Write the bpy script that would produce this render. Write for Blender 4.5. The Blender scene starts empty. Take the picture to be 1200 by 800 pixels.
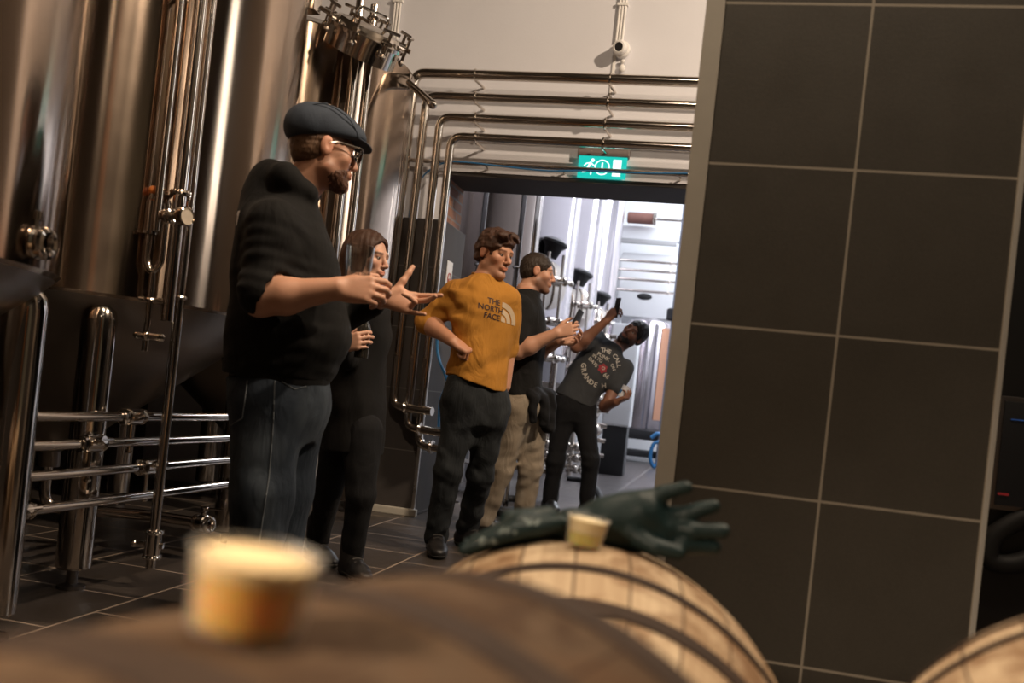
import bpy, bmesh, math, random
import numpy as np
from mathutils import Vector, Matrix, noise as mnoise
from mathutils.bvhtree import BVHTree
random.seed(7)
R = math.radians
SC = bpy.context.scene
COL = SC.collection

# ------------------------------------------------------------------ camera model (same numbers as the camera object)
FPX, CAMH, ROLL, YAW, SHIFT = 1090., .88, R(6.2), R(12.4), 65.
FW = Vector((-math.sin(YAW), math.cos(YAW), 0)); R0 = Vector((math.cos(YAW), math.sin(YAW), 0)); UZ = Vector((0, 0, 1))
RT = math.cos(ROLL)*R0 + math.sin(ROLL)*UZ
UP = -math.sin(ROLL)*R0 + math.cos(ROLL)*UZ
def ray(px, py):
    return FW + RT*((px-600)/FPX) + UP*((400-py+SHIFT)/FPX)
def P(px, py, d):
    return Vector((0, 0, CAMH)) + ray(px, py)*d
def G(px, py, z=0.):
    r = ray(px, py); return P(px, py, (z-CAMH)/r.z)
def WY(px, py, Y):
    r = ray(px, py); return P(px, py, Y/r.y)
def WX(px, py, X):
    r = ray(px, py); return P(px, py, X/r.x)

# ------------------------------------------------------------------ materials
def nt(name):
    m = bpy.data.materials.new(name); m.use_nodes = True
    t = m.node_tree; b = t.nodes['Principled BSDF']
    return m, t, b
def N(t, kind, **kw):
    n = t.nodes.new(kind)
    for k, v in kw.items():
        if k.startswith('i_'): n.inputs[k[2:].replace('_', ' ')].default_value = v
        else: setattr(n, k, v)
    return n
def L(t, a, b): t.links.new(a, b)
def math_node(t, op, a, b=None):
    n = t.nodes.new('ShaderNodeMath'); n.operation = op
    for i, v in enumerate((a, b)):
        if v is None: continue
        if isinstance(v, (int, float)): n.inputs[i].default_value = v
        else: L(t, v, n.inputs[i])
    return n.outputs[0]
def mixcol(t, fac, a, b):
    n = t.nodes.new('ShaderNodeMix'); n.data_type = 'RGBA'
    if isinstance(fac, (int, float)): n.inputs[0].default_value = fac
    else: L(t, fac, n.inputs[0])
    for i, v in ((6, a), (7, b)):
        if isinstance(v, tuple): n.inputs[i].default_value = (*v[:3], 1)
        else: L(t, v, n.inputs[i])
    return n.outputs[2]
def ramp(t, fac, stops):
    n = t.nodes.new('ShaderNodeValToRGB'); e = n.color_ramp.elements
    while len(e) < len(stops): e.new(.5)
    for x, (p, c) in zip(e, stops):
        x.position = p; x.color = (*c, 1) if len(c) == 3 else c
    L(t, fac, n.inputs[0]); return n.outputs[0]
def coords(t, scale=(1, 1, 1), out='Object', loc=(0, 0, 0)):
    c = t.nodes.new('ShaderNodeTexCoord'); mp = t.nodes.new('ShaderNodeMapping')
    mp.inputs['Scale'].default_value = scale; mp.inputs['Location'].default_value = loc
    L(t, c.outputs[out], mp.inputs[0]); return mp.outputs[0]
def noise(t, vec, scale, detail=3, rough=.55, dist=0):
    n = N(t, 'ShaderNodeTexNoise'); n.inputs['Scale'].default_value = scale; n.inputs['Detail'].default_value = detail
    n.inputs['Roughness'].default_value = rough; n.inputs['Distortion'].default_value = dist
    L(t, vec, n.inputs['Vector']); return n.outputs[0]
def bump(t, b, height, strength=.3, dist=.01):
    n = t.nodes.new('ShaderNodeBump'); n.inputs['Strength'].default_value = strength; n.inputs['Distance'].default_value = dist
    L(t, height, n.inputs['Height']); L(t, n.outputs[0], b.inputs['Normal'])

def plain(name, col, rough=.6, metal=0., var=.12, scale=40., bmp=.0, bs=80., spec=.5, coat=0., stretch=(1, 1, 1)):
    m, t, b = nt(name)
    v = coords(t, stretch)
    n = noise(t, v, scale, 4)
    c = mixcol(t, n, tuple(x*(1-var) for x in col), tuple(min(1, x*(1+var)) for x in col))
    L(t, c, b.inputs['Base Color'])
    b.inputs['Roughness'].default_value = rough; b.inputs['Metallic'].default_value = metal
    b.inputs['Specular IOR Level'].default_value = spec; b.inputs['Coat Weight'].default_value = coat
    if bmp: bump(t, b, noise(t, v, bs, 3), bmp, .004)
    return m

def steel(name, col=(.62, .57, .53), rough=.22, aniso=0., streak=True):
    m, t, b = nt(name)
    v = coords(t, (1, 1, 60) if aniso else (1, 1, 1))
    n = noise(t, v, 6, 4)
    c = mixcol(t, n, tuple(x*.9 for x in col), tuple(min(1, x*1.06) for x in col))
    L(t, c, b.inputs['Base Color'])
    b.inputs['Metallic'].default_value = 1
    big = noise(t, coords(t, (1, 1, 1)), 2.2, 3)
    r = math_node(t, 'MULTIPLY_ADD', big, .14); r.node.inputs[2].default_value = rough-.07
    L(t, r, b.inputs['Roughness'])
    if aniso:
        b.inputs['Anisotropic'].default_value = aniso; b.inputs['Anisotropic Rotation'].default_value = .25
        tg = t.nodes.new('ShaderNodeTangent'); tg.direction_type = 'RADIAL'; tg.axis = 'Z'
        L(t, tg.outputs[0], b.inputs['Tangent'])
        # very fine circumferential brushing plus shallow dents
        bump(t, b, n, .012, .002)
    return m

def emit(name, col, s):
    m, t, b = nt(name)
    b.inputs['Base Color'].default_value = (.01, .01, .01, 1)
    b.inputs['Emission Color'].default_value = (*col, 1); b.inputs['Emission Strength'].default_value = s
    return m

def grid_fac(t, x, x0, w, y, y0, l, g, bond=False):
    """1 inside grout lines of a grid; running bond when asked."""
    u = math_node(t, 'DIVIDE', math_node(t, 'SUBTRACT', x, x0), w)
    v = math_node(t, 'DIVIDE', math_node(t, 'SUBTRACT', y, y0), l)
    if bond:
        v = math_node(t, 'ADD', v, math_node(t, 'MULTIPLY', math_node(t, 'FLOORED_MODULO', math_node(t, 'FLOOR', u), 2.), .5))
    def line(q, size):
        f = math_node(t, 'FRACT', math_node(t, 'ADD', q, .5))
        d = math_node(t, 'MULTIPLY', math_node(t, 'ABSOLUTE', math_node(t, 'SUBTRACT', f, .5)), size)
        return math_node(t, 'LESS_THAN', d, g/2)
    fac = math_node(t, 'MAXIMUM', line(u, w), line(v, l))
    idx = math_node(t, 'ADD', math_node(t, 'FLOOR', math_node(t, 'ADD', u, 0.)), math_node(t, 'MULTIPLY', math_node(t, 'FLOOR', v), 7.31))
    return fac, idx

def tile_mat(name, axes, x0, w, y0, l, g, base, grout, rough, bond=False, bmp=.25, var=.25):
    m, t, b = nt(name)
    g_ = t.nodes.new('ShaderNodeNewGeometry')
    s = t.nodes.new('ShaderNodeSeparateXYZ'); L(t, g_.outputs['Position'], s.inputs[0])
    fac, idx = grid_fac(t, s.outputs[axes[0]], x0, w, s.outputs[axes[1]], y0, l, g, bond)
    wn = t.nodes.new('ShaderNodeTexWhiteNoise'); wn.noise_dimensions = '1D'; L(t, idx, wn.inputs['W'])
    n1 = noise(t, g_.outputs['Position'], 9, 5); n2 = noise(t, g_.outputs['Position'], 110, 4, .7, .6)
    mix = math_node(t, 'ADD', math_node(t, 'MULTIPLY', n2, .6), math_node(t, 'ADD', math_node(t, 'MULTIPLY', n1, .35), math_node(t, 'MULTIPLY', wn.outputs[0], .15)))
    tc = mixcol(t, mix, tuple(x*(1-var) for x in base), tuple(x*(1+var) for x in base))
    L(t, mixcol(t, fac, tc, grout), b.inputs['Base Color'])
    rr = math_node(t, 'MULTIPLY_ADD', n1, .2); rr.node.inputs[2].default_value = rough-.1
    rr2 = math_node(t, 'MAXIMUM', rr, math_node(t, 'MULTIPLY', fac, .8)); L(t, rr2, b.inputs['Roughness'])
    h = math_node(t, 'SUBTRACT', math_node(t, 'MULTIPLY', n2, .35), fac)
    bump(t, b, h, bmp, .003)
    return m

def cloth(name, col, var=.2, weave=700., rough=.85, fade=None, fold=.35, fs=9., stretch=(1, 1, .45)):
    m, t, b = nt(name)
    v = coords(t)
    n = noise(t, v, 14, 4)
    c = mixcol(t, n, tuple(x*(1-var) for x in col), tuple(min(1, x*(1+var)) for x in col))
    if fade:
        f = ramp(t, noise(t, coords(t, (1, 1, .5)), 6.5, 3), [(.45, (0, 0, 0)), (.72, (1, 1, 1))])
        c = mixcol(t, f, c, fade)
    L(t, c, b.inputs['Base Color']); b.inputs['Roughness'].default_value = rough
    b.inputs['Sheen Weight'].default_value = .015; b.inputs['Specular IOR Level'].default_value = .2
    h = math_node(t, 'ADD', math_node(t, 'MULTIPLY', noise(t, v, weave, 2), .06), math_node(t, 'MULTIPLY', noise(t, coords(t, stretch), fs, 3, .5, 1.2), fold*2))
    bump(t, b, h, .75, .02)
    return m

def skin_mat(name):
    m, t, b = nt(name)
    a = t.nodes.new('ShaderNodeVertexColor'); a.layer_name = 'Col'
    n = noise(t, coords(t), 60, 4)
    c = mixcol(t, math_node(t, 'MULTIPLY', n, .35), a.outputs[0], (.5, .16, .09))
    L(t, mixcol(t, .75, c, a.outputs[0]), b.inputs['Base Color'])
    b.inputs['Roughness'].default_value = .5
    b.inputs['Subsurface Weight'].default_value = .08; b.inputs['Subsurface Radius'].default_value = (.012, .004, .002)
    b.inputs['Subsurface Scale'].default_value = .5
    bump(t, b, noise(t, coords(t), 260, 3), .15, .002)
    return m

def hair_mat(name, col, stretch=(1, 1, .15)):
    m, t, b = nt(name)
    n = noise(t, coords(t, stretch), 160, 4, .6, .4)
    L(t, mixcol(t, n, tuple(x*.45 for x in col), tuple(min(1, x*1.7) for x in col)), b.inputs['Base Color'])
    b.inputs['Roughness'].default_value = .5; b.inputs['Specular IOR Level'].default_value = .35
    bump(t, b, n, .8, .006)
    return m

def clear_mat(name, tint=(.96, .95, .93), edge=.35, rough=.03):
    """thin clear wall: light passes, grazing edges shine"""
    m = bpy.data.materials.new(name); m.use_nodes = True; t = m.node_tree; t.nodes.clear()
    o = t.nodes.new('ShaderNodeOutputMaterial'); mx = t.nodes.new('ShaderNodeMixShader'); tr = t.nodes.new('ShaderNodeBsdfTransparent'); gl = t.nodes.new('ShaderNodeBsdfGlossy')
    tr.inputs[0].default_value = (*tint, 1); gl.inputs['Roughness'].default_value = rough
    lw = t.nodes.new('ShaderNodeLayerWeight'); lw.inputs[0].default_value = edge
    f = math_node(t, 'MULTIPLY_ADD', lw.outputs['Facing'], .75); f.node.inputs[2].default_value = .05
    L(t, f, mx.inputs[0]); L(t, tr.outputs[0], mx.inputs[1]); L(t, gl.outputs[0], mx.inputs[2]); L(t, mx.outputs[0], o.inputs[0])
    return m
def glass_mat(name, col=(1, 1, 1), rough=.02, ior=1.45):
    m, t, b = nt(name)
    b.inputs['Base Color'].default_value = (*col, 1); b.inputs['Transmission Weight'].default_value = 1
    b.inputs['Roughness'].default_value = rough; b.inputs['IOR'].default_value = ior
    return m

M = {}
M['tank'] = steel('brushed_tank_steel', (.47, .365, .285), .155, 1.)
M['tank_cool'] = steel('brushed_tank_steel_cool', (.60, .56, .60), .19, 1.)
M['polish'] = steel('polished_pipe_steel', (.70, .64, .58), .13)
M['cone'] = steel('satin_cone_steel', (.32, .28, .25), .30)
M['tank_dark'] = steel('dim_tank_steel', (.24, .19, .165), .25, .9)  # far tank out of the daylight: its shade put into the steel colour
M['copper'] = steel('copper_sheet', (.75, .40, .26), .25, .6)  # colour of the reflection strip on the end tank
M['darksteel'] = steel('dark_steel', (.22, .2, .19), .35)
M['black'] = plain('black_plastic', (.012, .012, .013), .45)
M['blackrub'] = plain('black_rubber', (.015, .015, .016), .6)
M['orangeknob'] = plain('orange_knob', (.55, .16, .03), .4)
M['blue'] = plain('blue_hose', (.02, .14, .33), .45)
M['white'] = plain('white_paint', (.74, .72, .70), .6, var=.04, scale=6, bmp=.08, bs=60)
M['whitecool'] = plain('white_panel', (.80, .81, .83), .5, var=.03, scale=3)
M['plaster'] = plain('white_plaster_wall', (.67, .67, .715), .8, var=.05, scale=3, bmp=.12, bs=90)
M['darkwall'] = plain('dark_wall', (.045, .036, .03), .8, var=.2, scale=4)
M['ceil'] = plain('dark_ceiling', (.09, .075, .06), .85, var=.2, scale=3)
M['rearwall'] = plain('warm_rear_wall', (.12, .07, .04), .8, var=.3, scale=2.5)
M['trimbeige'] = plain('painted_trim', (.50, .465, .40), .55, var=.1, scale=14)
M['alu'] = steel('aluminium_trim', (.72, .68, .62), .3)
M['lintel'] = plain('dark_painted_steel', (.05, .042, .04), .6, var=.15, scale=10)
M['floor'] = tile_mat('floor_tile', (0, 1), -1.98, .53, 2.805, .471, .009, (.052, .042, .036), (.34, .26, .20), .36, True, .22, .35)
M['floorfar'] = tile_mat('far_floor_tile', (0, 1), -1.98, .53, 2.805, .471, .009, (.085, .075, .075), (.26, .24, .23), .32, True, .2, .25)  # same tile in a lighter tone: the hall's daylight put into its colour
M['trimlight'] = plain('pale_metal_trim', (.50, .475, .43), .4, var=.06)
M['walltile'] = tile_mat('wall_tile', (0, 2), .281, .385, .273, .4262, .0065, (.066, .058, .046), (.38, .335, .27), .55, False, .3, .35)
M['pillartile'] = tile_mat('pillar_tile', (1, 2), 5.98, .6, .02, .42, .006, (.045, .038, .035), (.12, .11, .10), .8, False, .2, .2)
M['brick'] = None
def brick_mat():
    m, t, b = nt('rough_brick')
    g_ = t.nodes.new('ShaderNodeNewGeometry'); s = t.nodes.new('ShaderNodeSeparateXYZ'); L(t, g_.outputs['Position'], s.inputs[0])
    cb = t.nodes.new('ShaderNodeCombineXYZ'); L(t, math_node(t, 'ADD', s.outputs[0], s.outputs[1]), cb.inputs[0]); L(t, s.outputs[2], cb.inputs[1])
    br = t.nodes.new('ShaderNodeTexBrick'); L(t, cb.outputs[0], br.inputs['Vector'])
    br.inputs['Scale'].default_value = 1; br.inputs['Brick Width'].default_value = .22; br.inputs['Row Height'].default_value = .075
    br.inputs['Mortar Size'].default_value = .008
    br.inputs['Color1'].default_value = (.36, .16, .07, 1); br.inputs['Color2'].default_value = (.20, .08, .045, 1); br.inputs['Mortar'].default_value = (.22, .18, .15, 1)
    L(t, br.outputs[0], b.inputs['Base Color']); b.inputs['Roughness'].default_value = .9
    bump(t, b, br.outputs[1], .5, -.01); return m
M['brick'] = brick_mat()

# ------------------------------------------------------------------ objects
def tag(o, label, cat, group=None):
    o['label'] = label; o['category'] = cat
    if group: o['group'] = group
    return o
def thing(name, label, cat, loc=(0, 0, 0), group=None):
    o = bpy.data.objects.new(name, None); COL.objects.link(o); o.location = loc; o.empty_display_size = .1
    return tag(o, label, cat, group)

class MB:
    """collects shapes in world coordinates and links them as ONE mesh object"""
    def __init__(s): s.v = []; s.f = []
    def add(s, vs, fs, mat=None):
        o = len(s.v)
        if mat is not None: vs = [mat @ Vector(v) for v in vs]
        s.v += [tuple(v) for v in vs]; s.f += [tuple(i+o for i in f) for f in fs]; return s
    def box(s, lo, hi, bev=.0, mat=None):
        lo, hi = Vector(lo), Vector(hi)
        bm = bmesh.new(); bmesh.ops.create_cube(bm, size=1)
        c = (lo+hi)/2; d = hi-lo
        for v in bm.verts: v.co = Vector((v.co.x*d.x+c.x, v.co.y*d.y+c.y, v.co.z*d.z+c.z))
        if bev: bmesh.ops.bevel(bm, geom=bm.edges[:], offset=bev, segments=2, affect='EDGES', profile=.6)
        bm.verts.index_update()
        s.add([v.co.copy() for v in bm.verts], [[v.index for v in f.verts] for f in bm.faces], mat); bm.free(); return s
    def lathe(s, prof, seg=32, mat=None, a0=0, a1=2*math.pi):
        """profile [(r, z)] turned about z"""
        full = abs(a1-a0-2*math.pi) < 1e-6
        n = seg if full else seg+1
        vs = []; fs = []
        for i in range(n):
            a = a0+(a1-a0)*i/seg
            for r, z in prof: vs.append((r*math.cos(a), r*math.sin(a), z))
        m = len(prof)
        for i in range(seg):
            j = (i+1) % n
            for k in range(m-1):
                q = [i*m+k, j*m+k, j*m+k+1, i*m+k+1]
                if prof[k][0] < 1e-6: q = [i*m+k, j*m+k+1, i*m+k+1]
                elif prof[k+1][0] < 1e-6: q = [i*m+k, j*m+k, i*m+k+1]
                fs.append(q)
        return s.add(vs, fs, mat)
    def cyl(s, a, b, r, r2=None, seg=20, cap=True, bev=0):
        a, b = Vector(a), Vector(b); r2 = r if r2 is None else r2
        l = (b-a).length; q = (b-a).to_track_quat('Z', 'Y').to_matrix().to_4x4(); q.translation = a
        if cap and bev: pr = [(0, 0), (r-bev, 0), (r, bev), (r2, l-bev), (r2-bev, l), (0, l)]
        elif cap: pr = [(0, 0), (r, 0), (r2, l), (0, l)]
        else: pr = [(r, 0), (r2, l)]
        return s.lathe(pr, seg, q)
    def ball(s, c, r, seg=20, scale=(1, 1, 1)):
        n = seg//2
        pr = [(r*math.sin(math.pi*i/n), -r*math.cos(math.pi*i/n)) for i in range(n+1)]
        pr[0] = (0, -r); pr[-1] = (0, r)
        return s.lathe(pr, seg, Matrix.Translation(Vector(c)) @ Matrix.Diagonal((*scale, 1)))
    def ring(s, c, axis, R_, r, seg=32, rs=10):
        q = Vector(axis).to_track_quat('Z', 'Y').to_matrix().to_4x4(); q.translation = Vector(c)
        pr = [(R_+r*math.cos(2*math.pi*i/rs), r*math.sin(2*math.pi*i/rs)) for i in range(rs+1)]
        return s.lathe(pr, seg, q)
    def tube(s, pts, r, bend=.06, seg=14, cap=True, smooth_path=False):
        pts = [Vector(p) for p in pts]
        path = []
        if smooth_path:
            n = len(pts)
            for i in range(n-1):
                p0, p1, p2, p3 = pts[max(i-1, 0)], pts[i], pts[i+1], pts[min(i+2, n-1)]
                for k in range(10):
                    u = k/10
                    path.append(.5*((2*p1)+(p2-p0)*u+(2*p0-5*p1+4*p2-p3)*u*u+(3*p1-p0-3*p2+p3)*u**3))
            path.append(pts[-1])
        else:
            path.append(pts[0])
            for i in range(1, len(pts)-1):
                a, b, c = pts[i-1], pts[i], pts[i+1]
                d1, d2 = (a-b), (c-b); q = min(bend, d1.length*.45, d2.length*.45)
                s1, s2 = b+d1.normalized()*q, b+d2.normalized()*q
                for k in range(7):
                    u = k/6; path.append((1-u)**2*s1+2*u*(1-u)*b+u*u*s2)
            path.append(pts[-1])
        vs = []; fs = []
        t0 = (path[1]-path[0]).normalized()
        nrm = t0.orthogonal().normalized()
        for i, p in enumerate(path):
            t = ((path[min(i+1, len(path)-1)]-p).normalized() + (p-path[max(i-1, 0)]).normalized())
            t = t.normalized() if t.length > 1e-9 else t0
            nrm = (nrm - t*nrm.dot(t)).normalized(); bi = t.cross(nrm)
            for k in range(seg):
                a = 2*math.pi*k/seg; vs.append(p+nrm*(r*math.cos(a))+bi*(r*math.sin(a)))
        for i in range(len(path)-1):
            for k in range(seg):
                k2 = (k+1) % seg; fs.append([i*seg+k, i*seg+k2, (i+1)*seg+k2, (i+1)*seg+k])
        if cap:
            fs.append(list(range(seg))[::-1]); fs.append([(len(path)-1)*seg+k for k in range(seg)])
        return s.add(vs, fs)
    def build(s, name, mat, parent=None, smooth=True, ang=.6, loc=None):
        me = bpy.data.meshes.new(name)
        base = Vector((0, 0, 0))
        if parent is not None: base = wloc(parent)
        elif loc is not None: base = Vector(loc)
        me.from_pydata([tuple(Vector(v)-base) for v in s.v], [], s.f); me.update()
        o = bpy.data.objects.new(name, me); COL.objects.link(o)
        if parent is not None: o.parent = parent
        else: o.location = base
        me.materials.append(M[mat] if isinstance(mat, str) else mat)
        if smooth:
            me.polygons.foreach_set('use_smooth', [True]*len(me.polygons)); me.set_sharp_from_angle(angle=ang)
        return o
def wloc(o):
    v = Vector(o.location)
    while o.parent: o = o.parent; v = v+Vector(o.location)
    return v
def struct(o):
    o['kind'] = 'structure'; return o
def children(o): return [c for c in bpy.data.objects if c.parent is o]
def copy_tree(o, parent=None):
    c = o.copy(); COL.objects.link(c); c.parent = parent
    for ch in children(o): copy_tree(ch, c)
    return c
# ------------------------------------------------------------------ implicit surfaces for bodies, clothes, gloves
V3 = lambda v: np.array(tuple(v), dtype=np.float32)
def nrm(v): v = np.asarray(v, dtype=float); return v/np.linalg.norm(v)
class Prim:
    def __init__(s, lo, hi, fn, k=.02, op='u'): s.lo, s.hi, s.fn, s.k, s.op = np.asarray(lo), np.asarray(hi), fn, k, op
def cone(a, b, r1, r2=None, k=.02, op='u'):
    a, b = V3(a), V3(b); r2 = r1 if r2 is None else r2
    ba = b-a; bb = max(float(ba@ba), 1e-9)
    def fn(x, y, z):
        px, py, pz = x-a[0], y-a[1], z-a[2]
        t = np.clip((px*ba[0]+py*ba[1]+pz*ba[2])/bb, 0, 1)
        return np.sqrt((px-t*ba[0])**2+(py-t*ba[1])**2+(pz-t*ba[2])**2)-(r1+(r2-r1)*t)
    m = max(r1, r2); return Prim(np.minimum(a, b)-m, np.maximum(a, b)+m, fn, k, op)
def ell(c, rad, axes=None, k=.02, op='u'):
    c = V3(c); rad = np.asarray(rad, dtype=float); A = np.eye(3) if axes is None else np.asarray(axes, dtype=float)  # rows = axes
    def fn(x, y, z):
        px, py, pz = x-c[0], y-c[1], z-c[2]
        q = [(px*A[i, 0]+py*A[i, 1]+pz*A[i, 2]) for i in range(3)]
        k0 = np.sqrt(sum((q[i]/rad[i])**2 for i in range(3)))
        k1 = np.sqrt(sum((q[i]/rad[i]**2)**2 for i in range(3)))+1e-6
        return k0*(k0-1)/k1
    m = rad.max(); return Prim(c-m, c+m, fn, k, op)
def plane_cut(p, n, k=.004):
    """keeps the side the normal points away from"""
    p = V3(p); n = nrm(n)
    fn = lambda x, y, z: (x-p[0])*n[0]+(y-p[1])*n[1]+(z-p[2])*n[2]
    return Prim([-1e3]*3, [1e3]*3, fn, k, 'i')
def loft(secs, k=.03, op='u', power=2.3):
    """secs: (centre, half width, half depth, right axis, forward axis)"""
    n0 = len(secs); C = np.array([tuple(s[0]) for s in secs], dtype=float)
    A = np.array([s[1] for s in secs]); B = np.array([s[2] for s in secs])
    RX = np.array([tuple(s[3]) for s in secs], dtype=float); FX = np.array([tuple(s[4]) for s in secs], dtype=float)
    ax = nrm(C[-1]-C[0]); T = (C-C[0])@ax
    tt = np.linspace(T[0], T[-1], 80)
    def sm(vals):
        # monotone cubic-ish resample
        vals = np.asarray(vals, dtype=float); d = np.gradient(vals, T)
        i = np.clip(np.searchsorted(T, tt)-1, 0, n0-2); h = T[i+1]-T[i]; u = (tt-T[i])/h
        return (2*u**3-3*u**2+1)*vals[i]+(u**3-2*u**2+u)*h*d[i]+(-2*u**3+3*u**2)*vals[i+1]+(u**3-u**2)*h*d[i+1]
    CC = [sm(C[:, j]) for j in range(3)]; AA, BB = sm(A), sm(B); RR = [sm(RX[:, j]) for j in range(3)]; FF = [sm(FX[:, j]) for j in range(3)]
    m = max(A.max(), B.max())
    def fn(x, y, z):
        t = (x-C[0, 0])*ax[0]+(y-C[0, 1])*ax[1]+(z-C[0, 2])*ax[2]
        tc = np.clip(t, T[0], T[-1])
        idx = (tc-T[0])/(T[-1]-T[0])*79; i0 = np.clip(idx.astype(np.int32), 0, 78); w = (idx-i0).astype(np.float32)
        g = lambda arr: (arr[i0]*(1-w)+arr[i0+1]*w)
        dx, dy, dz = x-g(CC[0]), y-g(CC[1]), z-g(CC[2])
        u = dx*g(RR[0])+dy*g(RR[1])+dz*g(RR[2]); v = dx*g(FF[0])+dy*g(FF[1])+dz*g(FF[2])
        a, b = g(AA), g(BB)
        q = (np.abs(u/a)**power+np.abs(v/b)**power)**(1/power)
        d = (q-1)*np.minimum(a, b)
        ex = np.abs(t-tc)
        return np.where(ex > 0, np.sqrt(np.maximum(d, 0)**2+ex**2)+np.minimum(d, 0)*0, d)
    return Prim(C.min(0)-m, C.max(0)+m, fn, k, op)
def ripple(amp, freq, seed=0, stretch=(1, 1, 1), where=None, rad=.15):
    """wrinkle displacement added to the field"""
    rs = np.random.RandomState(seed); D = rs.normal(size=(7, 3)); D = D/np.linalg.norm(D, axis=1)[:, None]*np.asarray(stretch); ph = rs.uniform(0, 6.28, 7); fr = freq*rs.uniform(.6, 1.7, 7)
    def fn(x, y, z):
        s = 0
        for d, p, q in zip(D, ph, fr): s = s+np.sin((x*d[0]+y*d[1]+z*d[2])*q+p)
        s = s*(amp/3.)
        if where is not None:
            w = V3(where); s = s*np.exp(-((x-w[0])**2+(y-w[1])**2+(z-w[2])**2)/rad**2)
        return s
    return Prim([-1e3]*3, [1e3]*3, fn, 0, 'd')

def evaluate(prims, h, pad=.02, lo=None, hi=None):
    un = [p for p in prims if p.op == 'u']
    lo = np.min([p.lo for p in un], axis=0)-pad if lo is None else np.asarray(lo)
    hi = np.max([p.hi for p in un], axis=0)+pad if hi is None else np.asarray(hi)
    n = np.ceil((hi-lo)/h).astype(int)+1
    ax = [(lo[i]+h*np.arange(n[i])).astype(np.float32) for i in range(3)]
    f = np.full(tuple(n), .12, dtype=np.float32)
    for p in prims:
        mar = p.k+3*h+(.01 if p.op == 'u' else 0)
        i0 = np.clip(np.floor((p.lo-mar-lo)/h).astype(int), 0, n); i1 = np.clip(np.ceil((p.hi+mar-lo)/h).astype(int)+1, 0, n)
        if np.any(i1 <= i0): continue
        sl = tuple(slice(a, b) for a, b in zip(i0, i1))
        x = ax[0][sl[0]][:, None, None]; y = ax[1][sl[1]][None, :, None]; z = ax[2][sl[2]][None, None, :]
        if p.op == 'd':
            sub = f[sl]; f[sl] = sub+p.fn(x, y, z).astype(np.float32); continue
        d = p.fn(x, y, z).astype(np.float32); a = f[sl]; k = max(p.k, 1e-5)
        if p.op == 'u':
            q = np.maximum(k-np.abs(a-d), 0)/k; f[sl] = np.minimum(a, d)-q*q*k*.25
        elif p.op == 's':
            d = -d; q = np.maximum(k-np.abs(a-d), 0)/k; f[sl] = np.maximum(a, d)+q*q*k*.25
        elif p.op == 'i':
            q = np.maximum(k-np.abs(a-d), 0)/k; f[sl] = np.maximum(a, d)+q*q*k*.25
    return f, lo, ax
def nets(f, lo, h):
    s = f < 0
    c = np.zeros(tuple(np.array(f.shape)-1), dtype=np.uint8)
    for dx in (0, 1):
        for dy in (0, 1):
            for dz in (0, 1):
                c += s[dx:f.shape[0]-1+dx, dy:f.shape[1]-1+dy, dz:f.shape[2]-1+dz]
    mixed = (c > 0) & (c < 8)
    ijk = np.argwhere(mixed); idx = np.full(c.shape, -1, dtype=np.int32); idx[mixed] = np.arange(len(ijk))
    co = [(dx, dy, dz) for dx in (0, 1) for dy in (0, 1) for dz in (0, 1)]
    val = np.stack([f[ijk[:, 0]+d[0], ijk[:, 1]+d[1], ijk[:, 2]+d[2]] for d in co], 1)
    pos = np.zeros((len(ijk), 3)); cnt = np.zeros(len(ijk))
    for a in range(8):
        for b in range(a+1, 8):
            if sum(abs(co[a][i]-co[b][i]) for i in range(3)) != 1: continue
            m = (val[:, a] < 0) != (val[:, b] < 0)
            t = np.where(m, val[:, a]/np.where(m, val[:, a]-val[:, b], 1), 0)
            pa, pb = np.array(co[a]), np.array(co[b])
            pos += np.where(m[:, None], pa+(pb-pa)*t[:, None], 0); cnt += m
    V = lo+h*(ijk+pos/np.maximum(cnt, 1)[:, None])
    F = []
    for axn in range(3):
        o = [i for i in range(3) if i != axn]
        sl0 = [slice(None)]*3; sl1 = [slice(None)]*3
        sl0[axn] = slice(0, -1); sl1[axn] = slice(1, None)
        for q in o: sl0[q] = slice(1, -1); sl1[q] = slice(1, -1)
        a, b = s[tuple(sl0)], s[tuple(sl1)]
        e = np.argwhere(a != b)
        if not len(e): continue
        sign = a[e[:, 0], e[:, 1], e[:, 2]]
        base = e.copy(); base[:, o[0]] += 1; base[:, o[1]] += 1
        def cell(d0, d1):
            q = base.copy(); q[:, o[0]] -= d0; q[:, o[1]] -= d1
            return idx[q[:, 0], q[:, 1], q[:, 2]]
        quad = np.stack([cell(1, 1), cell(0, 1), cell(0, 0), cell(1, 0)], 1)
        flip = sign if axn != 1 else ~sign
        quad[~flip] = quad[~flip][:, ::-1]
        F.append(quad)
    return V, np.concatenate(F)
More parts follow.
